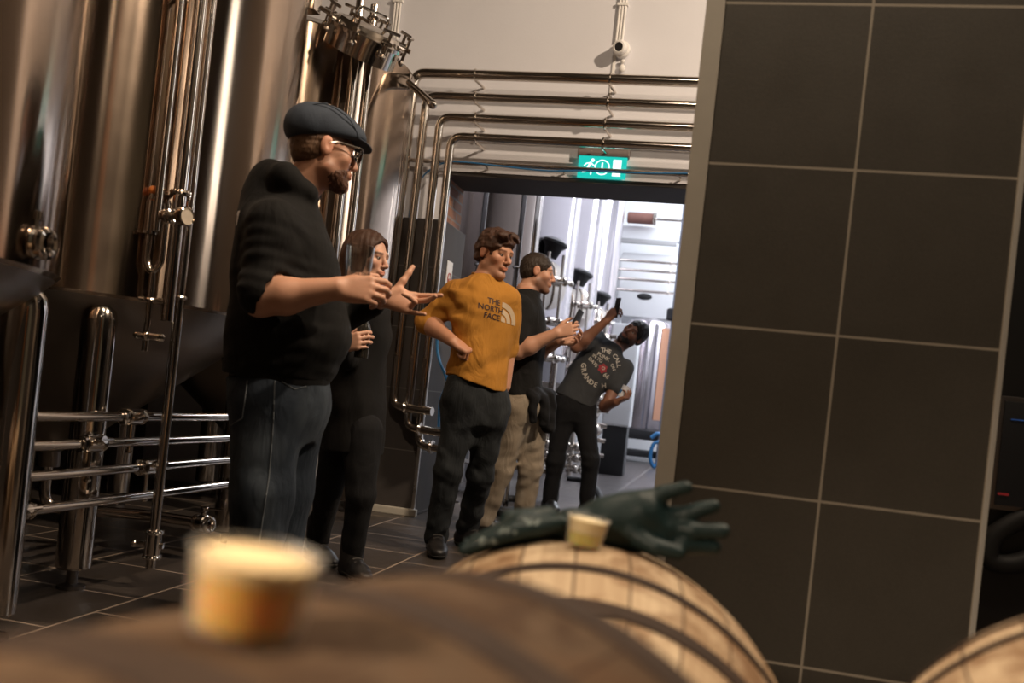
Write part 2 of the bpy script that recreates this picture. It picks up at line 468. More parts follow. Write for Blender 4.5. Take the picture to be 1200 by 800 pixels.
def sdf_object(name, prims, h, mat, parent=None, base=(0, 0, 0), colfn=None, lo=None, hi=None, loc=None):
    f, lo_, ax = evaluate(prims, h, lo=lo, hi=hi)
    f[0] = f[-1] = .1; f[:, 0] = f[:, -1] = .1; f[:, :, 0] = f[:, :, -1] = .1
    V, F = nets(f, lo_, h)
    b = np.array(tuple(wloc(parent))) if parent is not None else np.array(tuple(loc if loc is not None else (0, 0, 0)))
    me = bpy.data.meshes.new(name)
    me.vertices.add(len(V)); me.vertices.foreach_set('co', (V-b).astype(np.float32).ravel())
    me.loops.add(F.size); me.loops.foreach_set('vertex_index', F.ravel().astype(np.int32))
    me.polygons.add(len(F)); me.polygons.foreach_set('loop_start', np.arange(0, F.size, 4, dtype=np.int32))
    me.polygons.foreach_set('loop_total', np.full(len(F), 4, dtype=np.int32))
    me.polygons.foreach_set('use_smooth', np.ones(len(F), dtype=bool))
    me.update(calc_edges=True); me.validate()
    if colfn is not None:
        ca = me.color_attributes.new('Col', 'FLOAT_COLOR', 'POINT'); ca.data.foreach_set('color', colfn(V).astype(np.float32).ravel())
    o = bpy.data.objects.new(name, me); COL.objects.link(o)
    me.materials.append(M[mat] if isinstance(mat, str) else mat)
    if parent is not None: o.parent = parent
    else: o.location = Vector(b)
    return o

# ------------------------------------------------------------------ anatomy
class Frame:
    """origin + axes x (right), y (forward), z (up)"""
    def __init__(s, o, fwd, up=(0, 0, 1), scale=1.):
        s.o = np.array(tuple(o), dtype=float); s.s = scale
        s.y = nrm(tuple(fwd)); s.x = nrm(np.cross(s.y, tuple(up))); s.z = np.cross(s.x, s.y)
    def __call__(s, x, y, z): return s.o+s.s*(x*s.x+y*s.y+z*s.z)
    @property
    def axes(s): return np.array([s.x, s.y, s.z])
def facing(phi, pitch=0):
    """phi: 0 faces picture right, +90 away from the camera, -90 towards it"""
    d = math.cos(R(phi))*R0+math.sin(R(phi))*FW
    return (d*math.cos(R(pitch))+UZ*math.sin(R(pitch)))
def head_prims(F, jaw=1., nose=1.):
    s = F.s; E = lambda c, r, k, op='u': ell(F(*c), np.array(r)*s, F.axes, k*s, op)
    K = lambda a, b, r1, r2, k, op='u': cone(F(*a), F(*b), r1*s, r2*s, k*s, op)
    p = [E((0, -.014, .036), (.075, .096, .081), .02), E((0, .028, -.03), (.060*jaw, .060, .084), .03)]
    for q in (-1, 1):
        p.append(K((q*.050*jaw, .0, -.062), (q*.012, .070, -.101), .02, .019, .025))
        p.append(E((q*.043, .058, -.02), (.021, .02, .018), .025))
    p.append(E((0, .076, -.103), (.022, .019, .016), .018))
    p.append(K((-.036, .078, .024), (.036, .078, .024), .012, .012, .016))
    for q in (-1, 1): p.append(E((q*.031, .101, .003), (.019, .016, .012), .012, 's'))
    p.append(K((0, .086, .014), (0, .110*nose, -.029), .0075, .0115, .010))
    for q in (-1, 1): p.append(E((q*.011, .099, -.034), (.009, .011, .0075), .006))
    p.append(E((0, .087, -.060), (.026, .012, .018), .012))
    p.append(E((0, .0955, -.0575), (.022, .0085, .0048), .004)); p.append(E((0, .0950, -.0685), (.019, .009, .0062), .004))
    p.append(K((-.021, .1035, -.0628), (.021, .1035, -.0628), .0016, .0016, .003, 's'))
    for q in (-1, 1):
        p.append(ell(F(q*.078, -.012, .0), np.array((.010, .021, .033))*s, F.axes, .006*s))
        p.append(ell(F(q*.090, -.006, .003), np.array((.007, .010, .018))*s, F.axes, .004*s, 's'))
    # upper lids
    for q in (-1, 1): p.append(K((q*.031-.012, .079, .011), (q*.031+.012, .079, .011), .006, .006, .006))
    return p
def rot(v, ax, a):
    ax = nrm(ax); v = np.asarray(v, dtype=float)
    return v*math.cos(a)+np.cross(ax, v)*math.sin(a)+ax*(ax@v)*(1-math.cos(a))
def hand_prims(wrist, f, n, side, curls, thumb, s=1., spread=.06, fat=1.):
    """f: wrist to knuckles, n: the way the palm faces, side 'R'/'L'; curls: per finger three joint angles (deg); thumb: three direction triples in (f, s, n)"""
    w = np.array(tuple(wrist), dtype=float); f = nrm(tuple(f)); n = np.array(tuple(n), dtype=float); n = nrm(n-f*(n@f))
    sd = np.cross(f, n) if side == 'R' else np.cross(n, f)
    pt = lambda a, b, c: w+s*(a*f+b*sd+c*n)
    kn = [(.093, .030), (.096, .009), (.091, -.012), (.082, -.031)]
    ln = [(.043, .026, .021), (.047, .030, .022), (.044, .028, .022), (.034, .021, .019)]
    out = []
    for i, (a, b) in enumerate(kn):
        out.append(cone(pt(.0, b*.55, 0), pt(a*.98, b, 0), .0145*s*fat, .0118*s*fat, .014*s))
    out.append(ell(pt(.045, .0, .006), np.array((.044, .036, .016))*s*fat, np.array([f, sd, n]), .014*s))
    out.append(cone(pt(.012, .012, .008), pt(.045, .032, .012), .016*s*fat, .013*s*fat, .014*s))
    for i, (a, b) in enumerate(kn):
        p = pt(a, b, 0); ang = 0.; sp = (1.5-i)*spread
        for j in range(3):
            ang += R(curls[i][j])
            d = math.cos(ang)*f+math.sin(ang)*n; d = nrm(d+sd*sp*math.cos(ang))
            q = p+d*ln[i][j]*s; r = (.0098, .0088, .0079)[j]*(.88 if i == 3 else 1)*s*fat
            out.append(cone(p, q, r, r*.92, .0035*s)); p = q
    p = pt(.026, .026, .008)
    for d, l, r in zip(thumb, (.044, .034, .027), (.0135, .0110, .0095)):
        d = nrm(d[0]*f+d[1]*sd+d[2]*n); q = p+d*l*s
        out.append(cone(p, q, r*s*fat, r*.9*s*fat, .006*s)); p = q
    return out
RELAX = [(15, 20, 12), (20, 24, 15), (24, 28, 18), (28, 30, 20)]
GRIP = [(38, 45, 30), (40, 48, 32), (43, 50, 34), (46, 52, 36)]
TH_OPEN = [(.55, .8, .25), (.8, .6, .1), (.9, .45, .0)]
TH_GRIP = [(.5, .6, .6), (.75, .25, .6), (.75, .0, .65)]
def shoe_prims(ankle, d, s=1.):
    a = np.array((ankle[0], ankle[1], 0.)); d = np.array((d[0], d[1], 0.)); d = nrm(d); lat = np.array((d[1], -d[0], 0.))
    p = lambda y, z: a+s*(d*y+np.array((0, 0, z)))
    return [ell(p(-.045, .045), np.array((.042, .05, .05))*s, np.array([lat, d, (0, 0, 1.)]), .02),
            cone(p(-.01, .07), p(.0, .115), .046*s, .044*s, .02), cone(p(-.03, .042), p(.10, .036), .042*s, .044*s, .03),
            cone(p(.02, .075), p(.11, .05), .034*s, .03*s, .03), ell(p(.135, .03), np.array((.047, .07, .034))*s, np.array([lat, d, (0, 0, 1.)]), .03)]
def smooth01(x, a, b):
    t = np.clip((x-a)/(b-a), 0, 1); return t*t*(3-2*t)
def skin_cols(F, base, beard=0., beardcol=(.05, .03, .02), scalp=None):
    s = F.s
    def fn(V):
        q = (V-F.o)/s; x, y, z = q@F.x, q@F.y, q@F.z
        c = np.tile(np.array((*base, 1.)), (len(V), 1))
        near = (np.abs(x) < .1) & (np.abs(y) < .13) & (np.abs(z) < .135)
        lip = near*(y > .085)*smooth01(-np.abs((z+.063)/.011), -1, -.4)*smooth01(-np.abs(x), -.026, -.019)
        lipc = np.array(base)*np.array((1., .62, .6))
        red = near*(np.exp(-((np.abs(x)-.045)**2+(z+.03)**2)/.0006)*(y > .03)*.35+np.exp(-(x**2+(z+.028)**2)/.0003)*(y > .09)*.4)+near*(np.abs(x) > .074)*.5
        for j in range(3):
            c[:, j] = c[:, j]*(1-red*(0, .22, .25)[j])
            c[:, j] = c[:, j]*(1-lip*.8)+lipc[j]*lip*.8
        if beard:
            jawz = -.028-.03*smooth01(y, .04, .09)
            b = near*smooth01(jawz-z, -.006, .022)*smooth01(y, -.03, .012)*(1-smooth01(-((x/.026)**2+((z+.064)/.013)**2), -1.4, -.6)*(y > .06))
            must = near*(y > .075)*smooth01(-np.abs((z+.049)/.008), -1, -.3)*smooth01(-np.abs(x), -.034, -.024)
            b = np.maximum(b, must)*beard*smooth01(z, -.15, -.125)
            for j in range(3): c[:, j] = c[:, j]*(1-b)+beardcol[j]*b
        brow = near*smooth01(-np.abs((z-.024-.03*np.maximum(0, .02-np.abs(np.abs(x)-.034)))/.006), -1, -.4)*(np.abs(x) > .012)*(np.abs(x) < .054)*(y > .05)
        for j in range(3): c[:, j] = c[:, j]*(1-.85*brow)+beardcol[j]*.85*brow
        if scalp is not None:
            sc = near*smooth01(z-(.0+.075*smooth01(y, .0, .06)), -.02, .02)*1.
            for j in range(3): c[:, j] = c[:, j]*(1-sc)+scalp[j]*sc
        return c
    return fn
def eyes(F, parent, iris=(.06, .035, .02), look=0.):
    for q in (-1, 1):
        b = MB(); c = F(q*.031, .0745, .003)
        A = np.eye(4); A[:3, 0], A[:3, 1], A[:3, 2], A[:3, 3] = F.x, F.z, rot(F.y, F.z, R(look)), c
        mat = Matrix(A.tolist()); r = .0118*F.s
        pr = [(r*math.sin(math.pi*i/14), -r*math.cos(math.pi*i/14)) for i in range(15)]; pr[0] = (0, -r); pr[-1] = (0, r)
        b.lathe(pr, 16, mat); e = b.build('eye', 'eyewhite', parent)
        b2 = MB(); th = [0, .2, .4, .56]
        b2.lathe([(max(0, r*1.03*math.sin(a)), r*1.03*math.cos(a)) for a in th], 16, mat); b2.build('iris', plain('iris', iris, .2), e)
M['eyewhite'] = plain('eye_white', (.42, .36, .31), .3, var=.03)
def hair_prims(F, t, cutf=(0, .112, -.035), cutr=(.082, .085, .108), low=-.055, top=0., lowtilt=.25):
    s = F.s
    p = [ell(F(0, -.016, .036+top*.5), np.array((.075+t, .096+t, .081+t+top*.5))*s, F.axes, .02)]
    p.append(ell(F(0, -.05, -.015), np.array((.066+t*.7, .055+t*.7, .06))*s, F.axes, .03))
    p.append(ell(F(*cutf), np.array(cutr)*s, F.axes, .012*s, 's'))
    p.append(plane_cut(F(0, -.08, low), -F.z*1.-F.y*lowtilt*-1, .006))
    for q in (-1, 1): p.append(ell(F(q*.083, -.008, -.012), np.array((.03, .026, .038))*s, F.axes, .006, 's'))
    return p
# ------------------------------------------------------------------ setting
def sbox(name, lo, hi, mat, bev=0):
    return struct(MB().box(lo, hi, bev).build(name, mat, smooth=False))
DW, DWB = 6.17, 6.62            # door wall, front and back face
LZ = WY(528, 205, DW).z
sbox('floor', (-4.3, -3.7, -.12), (4.5, DW+.2, 0), 'floor')
sbox('floor_far', (-4.3, DW+.2, -.12), (4.5, 18.2, 0), 'floorfar')
sbox('ceiling', (-4.3, -3.7, 5.2), (4.5, 6.9, 5.35), 'ceil')
sbox('wall_left', (-4.3, -3.7, 0), (-4.1, 6.9, 5.2), 'darkwall')
sbox('wall_right', (4.2, -3.7, 0), (4.4, 6.9, 5.2), 'darkwall')
sbox('wall_rear', (-4.1, -3.7, 0), (4.2, -3.5, 5.2), 'darkwall')
# right wall, unseen: added glowing panel and two tinted slabs reflecting on the tanks
M['winlight'] = emit('window_daylight', (1., .95, .88), 6.)  # glow added only to be mirrored in the tanks
M['wood'] = plain('orange_wood', (.55, .21, .06), .5, var=.2, scale=6, stretch=(4, 4, .4))
M['greydoor'] = plain('grey_green_door', (.2, .2, .165), .5, var=.05)
w1 = struct(MB().box((4.12, 5.2, 2.4), (4.2, 5.95, 5.05), .01).build('window_1', 'white', smooth=False))
MB().box((4.10, 5.3, 2.5), (4.125, 5.85, 4.95)).build('pane', 'winlight', w1, smooth=False)
MB().box((4.085, 5.57, 2.5), (4.125, 5.59, 4.95), .004).build('mullion', 'white', w1, smooth=False)
for nm, y0, y1, mm in (('door_1', -2.8, -2.3, 'wood'), ('door_2', -1.3, .55, 'greydoor')):  # tinted slabs added for the tanks to mirror
    d = struct(MB().box((4.14, y0, 0), (4.2, y1, 4.2), .01).build(nm, mm, smooth=False))
    MB().cyl((4.1, y0+.1, 1.0), (4.1, y0+.1, 1.3), .015).build('door_handle', 'polish', d)
b = MB(); b.box((-4.1, DW, 0), (-2.0, DWB, 5.2)); b.box((-2.0, DW, LZ), (.25, DWB, 5.2)); b.box((.25, DW, 0), (.62, DWB, 5.2))
struct(b.build('wall_back', 'plaster', smooth=False))
sbox('wall_back_right', (.62, DW-.02, 0), (4.2, DWB, 5.2), 'darkwall')
# far hall behind the opening
sbox('wall_far', (-4.3, 17.8, 0), (2.8, 18.0, 6.2), 'whitecool')
sbox('wall_far_left', (-4.3, DWB, 0), (-4.1, 17.8, 6.2), 'whitecool')
sbox('wall_far_right', (2.6, DWB, 0), (2.8, 17.8, 6.2), 'whitecool')
sbox('ceiling_far', (-4.3, DWB, 6.2), (2.8, 18.0, 6.3), 'whitecool')
sbox('wall_above_opening', (-4.1, DWB, 5.2), (2.6, DWB+.1, 6.2), 'plaster')
# lintel, brick reveal and tiled jamb of the opening
sbox('trim_lintel', (-2.0, DW-.012, LZ-.005), (.25, DWB+.01, LZ+.025), 'lintel', .004)
sbox('trim_reveal', (-2.03, DW+.01, 2.03), (-1.985, DWB, LZ-.006), 'brick')
def jamb():
    b = MB(); b.box((-2.42, 6.06, 0), (-1.93, DWB-.02, 2.03), .006)
    return struct(b.build('wall_jamb', 'pillartile', smooth=False))
jamb()
struct(MB().box((-1.945, 6.045, 0), (-1.922, 6.068, 2.035), .003).build('trim_jamb', 'alu', smooth=False))
struct(MB().box((-2.42, 6.02, 0), (-1.90, 6.06, .05), .006).build('baseboard_jamb', 'trimbeige', smooth=False))
# tiled pillar on the right
PX0, PX1, PY = -.089, .666, 2.5
sbox('wall_pillar', (PX0, PY, 0), (PX1, PY+.32, 5.2), 'walltile')
struct(MB().box((PX0-.05, PY-.006, 0), (PX0, PY+.325, 5.2), .003).build('trim_1', 'trimbeige', smooth=False))
struct(MB().box((PX1, PY-.005, 0), (PX1+.012, PY+.325, 5.2), .002).build('trim_2', 'trimlight', smooth=False))

# sign on the tiled jamb
t = thing('notice_sign', 'small white notice with a red mark on the dark tiled jamb', 'sign', (-1.925, 6.28, 1.62))
MB().box((-1.929, 6.215, 1.44), (-1.925, 6.345, 1.78), .001).build('plate', 'white', t, smooth=False)
M['redink'] = plain('red_ink', (.35, .06, .03), .6)
b = MB(); b.ring((-1.924, 6.28, 1.66), (1, 0, 0), .035, .005, 20, 6); b.box((-1.925, 6.272, 1.63), (-1.922, 6.288, 1.66)); b.build('pictogram', 'redink', t)
b = MB()
for k in range(4): b.box((-1.925, 6.235, 1.47+k*.025), (-1.9235, 6.325, 1.478+k*.025))
b.build('text_lines', 'redink', t, smooth=False)

# ------------------------------------------------------------------ tanks
TCONE = .78
def tank(name, label, c, Rr, z0, z1, leg_r, leg_angles, group, shell='tank', topcone=.28, cone_h=.62, manway=None, bands=True, jacket=0):
    cx, cy = c
    t = thing(name, label, 'tank', (cx, cy, 0), group)
    T = Matrix.Translation((cx, cy, 0))
    pr = [(Rr-.012, z0-.012), (Rr, z0), (Rr, z1), (Rr-.012, z1+.012)]
    n = 24
    pr = [(Rr-.012, z0-.012), (Rr, z0)]+[(Rr, z0+(z1-z0)*i/n) for i in range(1, n)]+[(Rr, z1), (Rr-.012, z1+.012)]
    MB().lathe(pr, 96, T).build('shell', shell, t)
    MB().lathe([(Rr-.013, z0-.012), (Rr-.05, z0-.05), (.14, z0-cone_h), (.05, z0-cone_h-.05), (.05, z0-cone_h-.12), (0, z0-cone_h-.12)], 72, T).build('bottom_cone', 'cone', t)
    MB().lathe([(Rr-.013, z1+.012), (Rr-.06, z1+.05), (.26, z1+topcone), (.2, z1+topcone+.02), (0, z1+topcone+.02)], 72, T).build('top_cone', 'polish', t)
    for a in leg_angles:
        lx, ly = cx+leg_r*math.cos(R(a)), cy+leg_r*math.sin(R(a))
        b = MB(); r = .0625
        b.lathe([(0, .075), (r-.006, .075), (r, .082), (r, z0-.1), (r*.9, z0-.06), (r*.6, z0-.035), (0, z0-.028)], 28, Matrix.Translation((lx, ly, 0)))
        lg = b.build('leg', 'polish', t)
        MB().lathe([(0, 0), (.05, 0), (.05, .012), (.02, .02), (.02, .076), (0, .076)], 24, Matrix.Translation((lx, ly, 0))).build('foot', 'darksteel', lg)
    return t
ZB, ZT = 1.095, 2.80
tA = tank('fermentation_tank', 'tall brushed steel tank cut by the left edge, nearest of the row', (-2.6, 1.8), .9, 1.08, 3.0, .82, (45, 135, 225, 315), 'steel tanks along the left side')
tB = tank('fermentation_tank', 'large brushed steel tank right behind the man in the flat cap', (-2.85, 3.59), .9, ZB, 3.0, .815, (-43, 45, 137, 225), 'steel tanks along the left side')
tC = tank('fermentation_tank', 'steel tank with clamped lid standing beside the white wall pipes', (-2.84, 5.34), .8, ZB, ZT, .72, (-42, 45, 138, 225), 'steel tanks along the left side', topcone=.16)

def tri_clamp(b, c, axis, r):
    b.ring(c, axis, r*1.05, r*.42, 20, 8)
    a = Vector(axis).normalized(); o = a.orthogonal().normalized()
    b.cyl(Vector(c)+o*r*1.2-a*r*.3, Vector(c)+o*r*1.2+a*r*.3, r*.35, seg=10)
def valve(parent, c, axis, handle, r=.03, knob='black', name='butterfly_valve', hl=.11):
    """butterfly valve: body between two clamps, neck, lever and knob"""
    c = Vector(c); a = Vector(axis).normalized(); h = Vector(handle).normalized()
    b = MB(); b.cyl(c-a*r*.8, c+a*r*.8, r*1.5, seg=24, bev=r*.2)
    for q in (-1, 1): tri_clamp(b, c+a*r*q*1.3, a, r*1.05)
    s = a.cross(h).normalized()
    b.cyl(c+s*0, c+h*r*2.3, r*.5, seg=12)
    v = b.build(name, 'polish', parent)
    b = MB(); p = c+h*r*2.4; b.cyl(p-h*r*.3, p+h*r*.5, r*.7, seg=14, bev=.002); b.tube([p, p+a*hl*.4+h*.01, p+a*hl+h*.015], r*.2, .02, 8)
    hd = b.build('lever', 'polish', v)
    if knob: MB().ball(p+a*hl+h*.015, r*.55, 14).build('knob', knob, hd)
    return v

# manway lid of tank C: a ring of clamps tilted on the top cone
def manway(t, c, axis, Rr, nclamp=8, lidmat='polish'):
    c = Vector(c); q = Vector(axis).to_track_quat('Z', 'Y').to_matrix().to_4x4(); q.translation = c
    b = MB(); b.lathe([(Rr, -.1), (Rr, 0), (Rr+.02, 0), (Rr+.02, .02), (Rr, .024), (Rr-.03, .06), (Rr*.4, .075), (0, .08)], 48, q)
    m = b.build('manway', lidmat, t)
    for k in range(nclamp):
        a = 2*math.pi*k/nclamp; d = Vector((math.cos(a), math.sin(a), 0)); tn = Vector((-d.y, d.x, 0))
        b = MB()
        pt = lambda v: q @ v
        b.cyl(pt(d*(Rr+.03)+Vector((0, 0, -.035))), pt(d*(Rr+.03)+Vector((0, 0, .10))), .009, seg=10)
        b.cyl(pt(d*(Rr+.03)-tn*.05+Vector((0, 0, .1))), pt(d*(Rr+.03)+tn*.05+Vector((0, 0, .1))), .009, seg=10)
        b.cyl(pt(d*(Rr-.01)+Vector((0, 0, .04))), pt(d*(Rr+.055)+Vector((0, 0, .04))), .013, seg=10)
        b.ball(pt(d*(Rr+.03)+Vector((0, 0, -.035))), .018, 10)
        b.build('clamp', 'polish', m)
    b = MB(); b.tube([pt(Vector((-.1, 0, .07))), pt(Vector((-.1, 0, .14))), pt(Vector((.1, 0, .14))), pt(Vector((.1, 0, .07)))], .009, .03, 10); b.build('handle', 'polish', m)
manway(tC, P(428, 44, 5.05), (.42, -.28, .9), .2)
# hinge arm and shoulder lug of tank C
b = MB(); s0 = P(478, 96, 5.45); s1 = P(507, 122, 5.35)
b.cyl(s0, s1, .022, seg=14, bev=.006); b.ball(s1, .028, 12); b.box(s0-Vector((.14, .02, .045)), s0+Vector((.02, .02, .045)), .008)
b.build('lifting_lug', 'polish', tC)
b = MB(); a0 = P(362, 2, 4.55); b.box(a0-Vector((.04, .04, .05)), a0+Vector((.05, .04, .05)), .006); b.cyl(a0, P(387, 15, 4.6), .012, seg=10); b.build('lifting_lug', 'polish', tB)

def on_circle(px, py, c, r):
    """nearest point where the sight line meets an upright cylinder"""
    d = ray(px, py); cx, cy = c
    A = d.x**2+d.y**2; B = -(d.x*cx+d.y*cy); C_ = cx*cx+cy*cy-r*r
    D = B*B-A*C_
    s = (-B-math.sqrt(max(D, 0)))/A
    return Vector((0, 0, CAMH))+d*s
cB, cC, cA = (-2.85, 3.59), (-2.84, 5.34), (-2.6, 1.8)
def upright(px, py, c, r, z0, z1, rad, name, label, clampz=(), group=None, mat='polish', extra=None):
    p = on_circle(px, py, c, r)
    t = thing(name, label, 'pipe', (p.x, p.y, z0), group)
    MB().cyl((p.x, p.y, z0), (p.x, p.y, z1), rad, seg=20, bev=.002).build('tube', mat, t)
    for z in clampz:
        b = MB(); tri_clamp(b, (p.x, p.y, z), (0, 0, 1), rad*1.1)
        d = (Vector((c[0], c[1], z))-Vector((p.x, p.y, z))).normalized(); b.cyl((p.x, p.y, z), Vector((p.x, p.y, z))+d*(r-.85 if c != cC else r-.76), .008, seg=8)
        b.build('pipe_clamp', 'polish', t)
    return t, p
PG = 'upright pipes on the tanks'
tP, p = upright(205, 60, cB, .97, 1.34, 3.1, .016, 'riser_pipe', 'thin steel riser on the big tank leading down to the orange topped valve', (2.2,), PG)
# orange-topped pressure valve and U bend at the foot of that riser
v0 = P(177, 250, 3.42)
t = thing('relief_valve', 'steel relief valve with orange cap and U bend on the big tank', 'valve', v0)
b = MB(); ax = UZ
b.cyl(v0+UZ*-.07, v0+UZ*.05, .020, seg=18, bev=.004); b.cyl(v0-UZ*.078, v0-UZ*.068, .04, seg=20); b.cyl(v0+UZ*.05, v0+UZ*.075, .012, seg=14)
b.build('body', 'polish', t)
MB().ball(v0+UZ*.085, .018, 16).build('cap', 'orangeknob', t)
b = MB(); lo = v0-UZ*.08; rr = R0*.055
b.tube([lo, lo-UZ*.10, lo-UZ*.14+rr*.5, lo-UZ*.10+rr, lo+UZ*.12+rr], .013, .05, 14); b.build('u_bend', 'polish', t)
b = MB(); q = lo-UZ*.115+rr*.55
b.cyl(q, q-UZ*.28, .012, seg=14); tri_clamp(b, q-UZ*.12, UZ, .016)
b.cyl(q-UZ*.12-R0*.04, q-UZ*.12+R0*.05, .009, seg=10)
b.build('drop_tube', 'polish', t)
b = MB(); z = q-UZ*.255; b.cyl(z-R0*.03, z+R0*.055, .014, seg=12, bev=.003); b.ball(z, .021, 12); b.ball(z-R0*.035, .014, 10); b.ball(z+R0*.055, .016, 10); b.cyl(z-UZ*.055, z-UZ*.01, .012, seg=12); b.build('sample_cock', 'polish', t)
# pressure gauge
g0 = P(205, 253, 3.36)
t = thing('pressure_gauge', 'round pressure gauge on a short clamped pipe of the big tank', 'gauge', g0)
d = (R0*.9-FW*.45).normalized()
b = MB(); b.cyl(g0-d*.045, g0+d*.03, .013, seg=14); tri_clamp(b, g0-d*.02, d, .02); b.ball(g0-d*.045, .024, 14); b.build('stem', 'polish', t)
q = d.to_track_quat('Z', 'Y').to_matrix().to_4x4(); q.translation = g0+d*.03
MB().lathe([(0, 0), (.033, 0), (.035, .004), (.035, .03), (.031, .034), (.029, .03)], 32, q).build('case', 'polish', t)
MB().lathe([(.0295, .029), (0, .0292)], 32, q).build('dial', plain('dial_face', (.45, .38, .3), .4), t)
tP, p = upright(226, 90, cB, .965, 1.02, 3.1, .024, 'riser_pipe', 'wide steel riser just right of the pressure gauge on the big tank', (1.5, 2.35), PG)
pD = WX(181, 620, -2.035)
t = thing('drain_pipe', 'long thin drain pipe crossing the rails in front of the big tank', 'pipe', (pD.x, pD.y, .2), PG)
MB().cyl((pD.x, pD.y, .22), (pD.x, pD.y, 3.1), .019, seg=18).build('tube', 'polish', t)
for z in (1.12,):
    b = MB(); tri_clamp(b, (pD.x, pD.y, z), UZ, .02); b.cyl((pD.x, pD.y, z), (pD.x-.12, pD.y+.03, z), .007, seg=8); b.build('pipe_clamp', 'polish', t)
b = MB(); c = Vector((pD.x, pD.y, .17)); b.cyl(c-UZ*.045, c+UZ*.05, .03, seg=18, bev=.005); tri_clamp(b, c+UZ*.05, UZ, .024); tri_clamp(b, c-UZ*.045, UZ, .024)
b.cyl(c-R0*.07, c+R0*.04, .012, seg=10); b.ball(c-R0*.07, .016, 10); b.cyl(c-UZ*.045, c-UZ*.09, .018, seg=12); b.build('end_valve', 'polish', t)
# pipes in front of tank C
tP, p = upright(408, 140, cC, .9, .45, 3.6, .026, 'riser_pipe', 'thick steel riser with a collar rising past the cap of the man', (3.08,), PG)
tP, p = upright(425, 140, cC, .875, .45, 2.98, .024, 'riser_pipe', 'pale steel riser ending at the tank lid behind the woman', (2.9,), PG)

# sample valve of tank A
vA = P(38, 284, 2.38)
b = MB(); out = (R0*.95-FW*.1).normalized()
b.cyl(vA-out*.16, vA-out*.03, .02, seg=16); b.ball(vA-out*.16, .04, 14, (1, 1, 1.1))
b.build('outlet_stub', 'polish', tA)
v = valve(tA, vA, (-out.x, -out.y, 0), UZ, .028, 'black', hl=.11)
# drain run under tank B
b = MB(); e = G(232, 612, .17); cb = Vector((cB[0], cB[1], .36)); b.tube([cb, cb-UZ*.19, Vector((e.x-.25, e.y, .17)), e], .024, .09); b.build('outlet_pipe', 'polish', tB)
valve(tB, e+Vector((.03, -.01, 0)), (.95, -.2, 0), (0, 0, 1), .026, None)

# ------------------------------------------------------------------ four rails along the left tanks
RZ = [(.653, 3.10, 3.93), (.558, 2.88, 3.95), (.458, 3.23, 3.97), (.347, 2.55, 3.90)]
RL = ['topmost of the four steel pipes running along the tank legs', 'second from the top of the four steel pipes along the tank legs',
      'third from the top of the four steel pipes along the tank legs', 'lowest of the four steel pipes running along the tank legs']
for (z, yv, ye), lab in zip(RZ, RL):
    t = thing('manifold_pipe', lab, 'pipe', (-2.12, 1.5, z), 'manifold pipes along the tank legs')
    b = MB(); b.tube([(-2.12, 1.3, z), (-2.12, ye, z)], .017); b.build('tube', 'polish', t)
    b = MB(); c = Vector((-2.12, yv, z)); a = Vector((0, 1, 0)); b.cyl(c-a*.035, c+a*.035, .031, seg=18, bev=.005)
    for q in (-1, 1): tri_clamp(b, c+a*q*.055, a, .021)
    b.cyl(c, c+Vector((.055, 0, .02)), .014, seg=12); b.cyl(c+Vector((.05, -.02, .018)), c+Vector((.05, .05, .018)), .007, seg=8)
    vv = b.build('pipe_valve', 'polish', t)
    b = MB(); b.cyl(c-UZ*.03, c-UZ*.13, .007, seg=10); b.ball(c-UZ*.13, .013, 10, (1, 1, .7)); b.build('stem', 'polish', vv)
    b = MB(); tri_clamp(b, (-2.12, ye-.02, z), (0, 1, 0), .02); b.build('end_clamp', 'polish', t)

# ------------------------------------------------------------------ wall pipes above the opening
HY = 6.0
zH = [WY(660, y, HY).z for y in (91, 118, 143, 166)]
xL = [WY(x, y, HY).x for x, y in ((486, 88), (500, 112), (516, 137), (529, 159))]
xR = .3
HL = ['topmost of the thick steel pipes across the white wall', 'second from the top of the thick steel wall pipes, turning down beside the tank',
      'third from the top of the thick wall pipes, turning down left of the opening', 'fourth thick wall pipe, just above the exit sign, turning down by the opening']
zV = [.55, WY(455, 475, HY).z, WY(471, 500, HY).z, WY(486, 521, HY).z]
for i in range(4):
    t = thing('wall_pipe', HL[i], 'pipe', (xL[i], HY, zH[i]), 'steel pipes across the wall above the opening')
    x = xL[i] if i else xL[0]
    tail = [(x, HY, zV[i]), (x+.32-.02*i, HY-.06+.0*i, zV[i]-.005)] if i else [(x, HY, 1.2)]
    MB().tube([(xR, HY, zH[i]), (x, HY, zH[i])]+tail, .029 if i else .034, .08, 18).build('tube', 'polish', t)
    if i:
        b = MB(); tri_clamp(b, (x+.10, HY-.018, zV[i]), (1, -.1, 0), .033)
        b.cyl((x+.10, HY-.02, zV[i]-.01), (x+.10, HY-.02, zV[i]+.05), .01, seg=8); b.build('pipe_clamp', 'polish', t)
    xb = WY(557, 90+26*i, HY).x
    for xx in (xb, WY(712, 120, HY).x):
        b = MB(); b.ring((xx, HY, zH[i]), (1, 0, 0), .033, .008, 20, 8); b.cyl((xx, HY+.02, zH[i]-.03), (xx+.02, DW+.005, zH[i]-.03), .009, seg=8); b.cyl((xx, HY, zH[i]-.024), (xx, HY+.03, zH[i]-.032), .009, seg=8)
        b.build('bracket', 'polish', t)
CY = DW-.075; z5 = WY(660, 197, CY).z
t = thing('conduit_pipe', 'thin steel pipe along the wall right above the opening', 'pipe', (-1, CY, z5))
MB().tube([(xR, CY, z5), (WY(478, 186, CY).x, CY, z5)], .015).build('tube', 'polish', t)
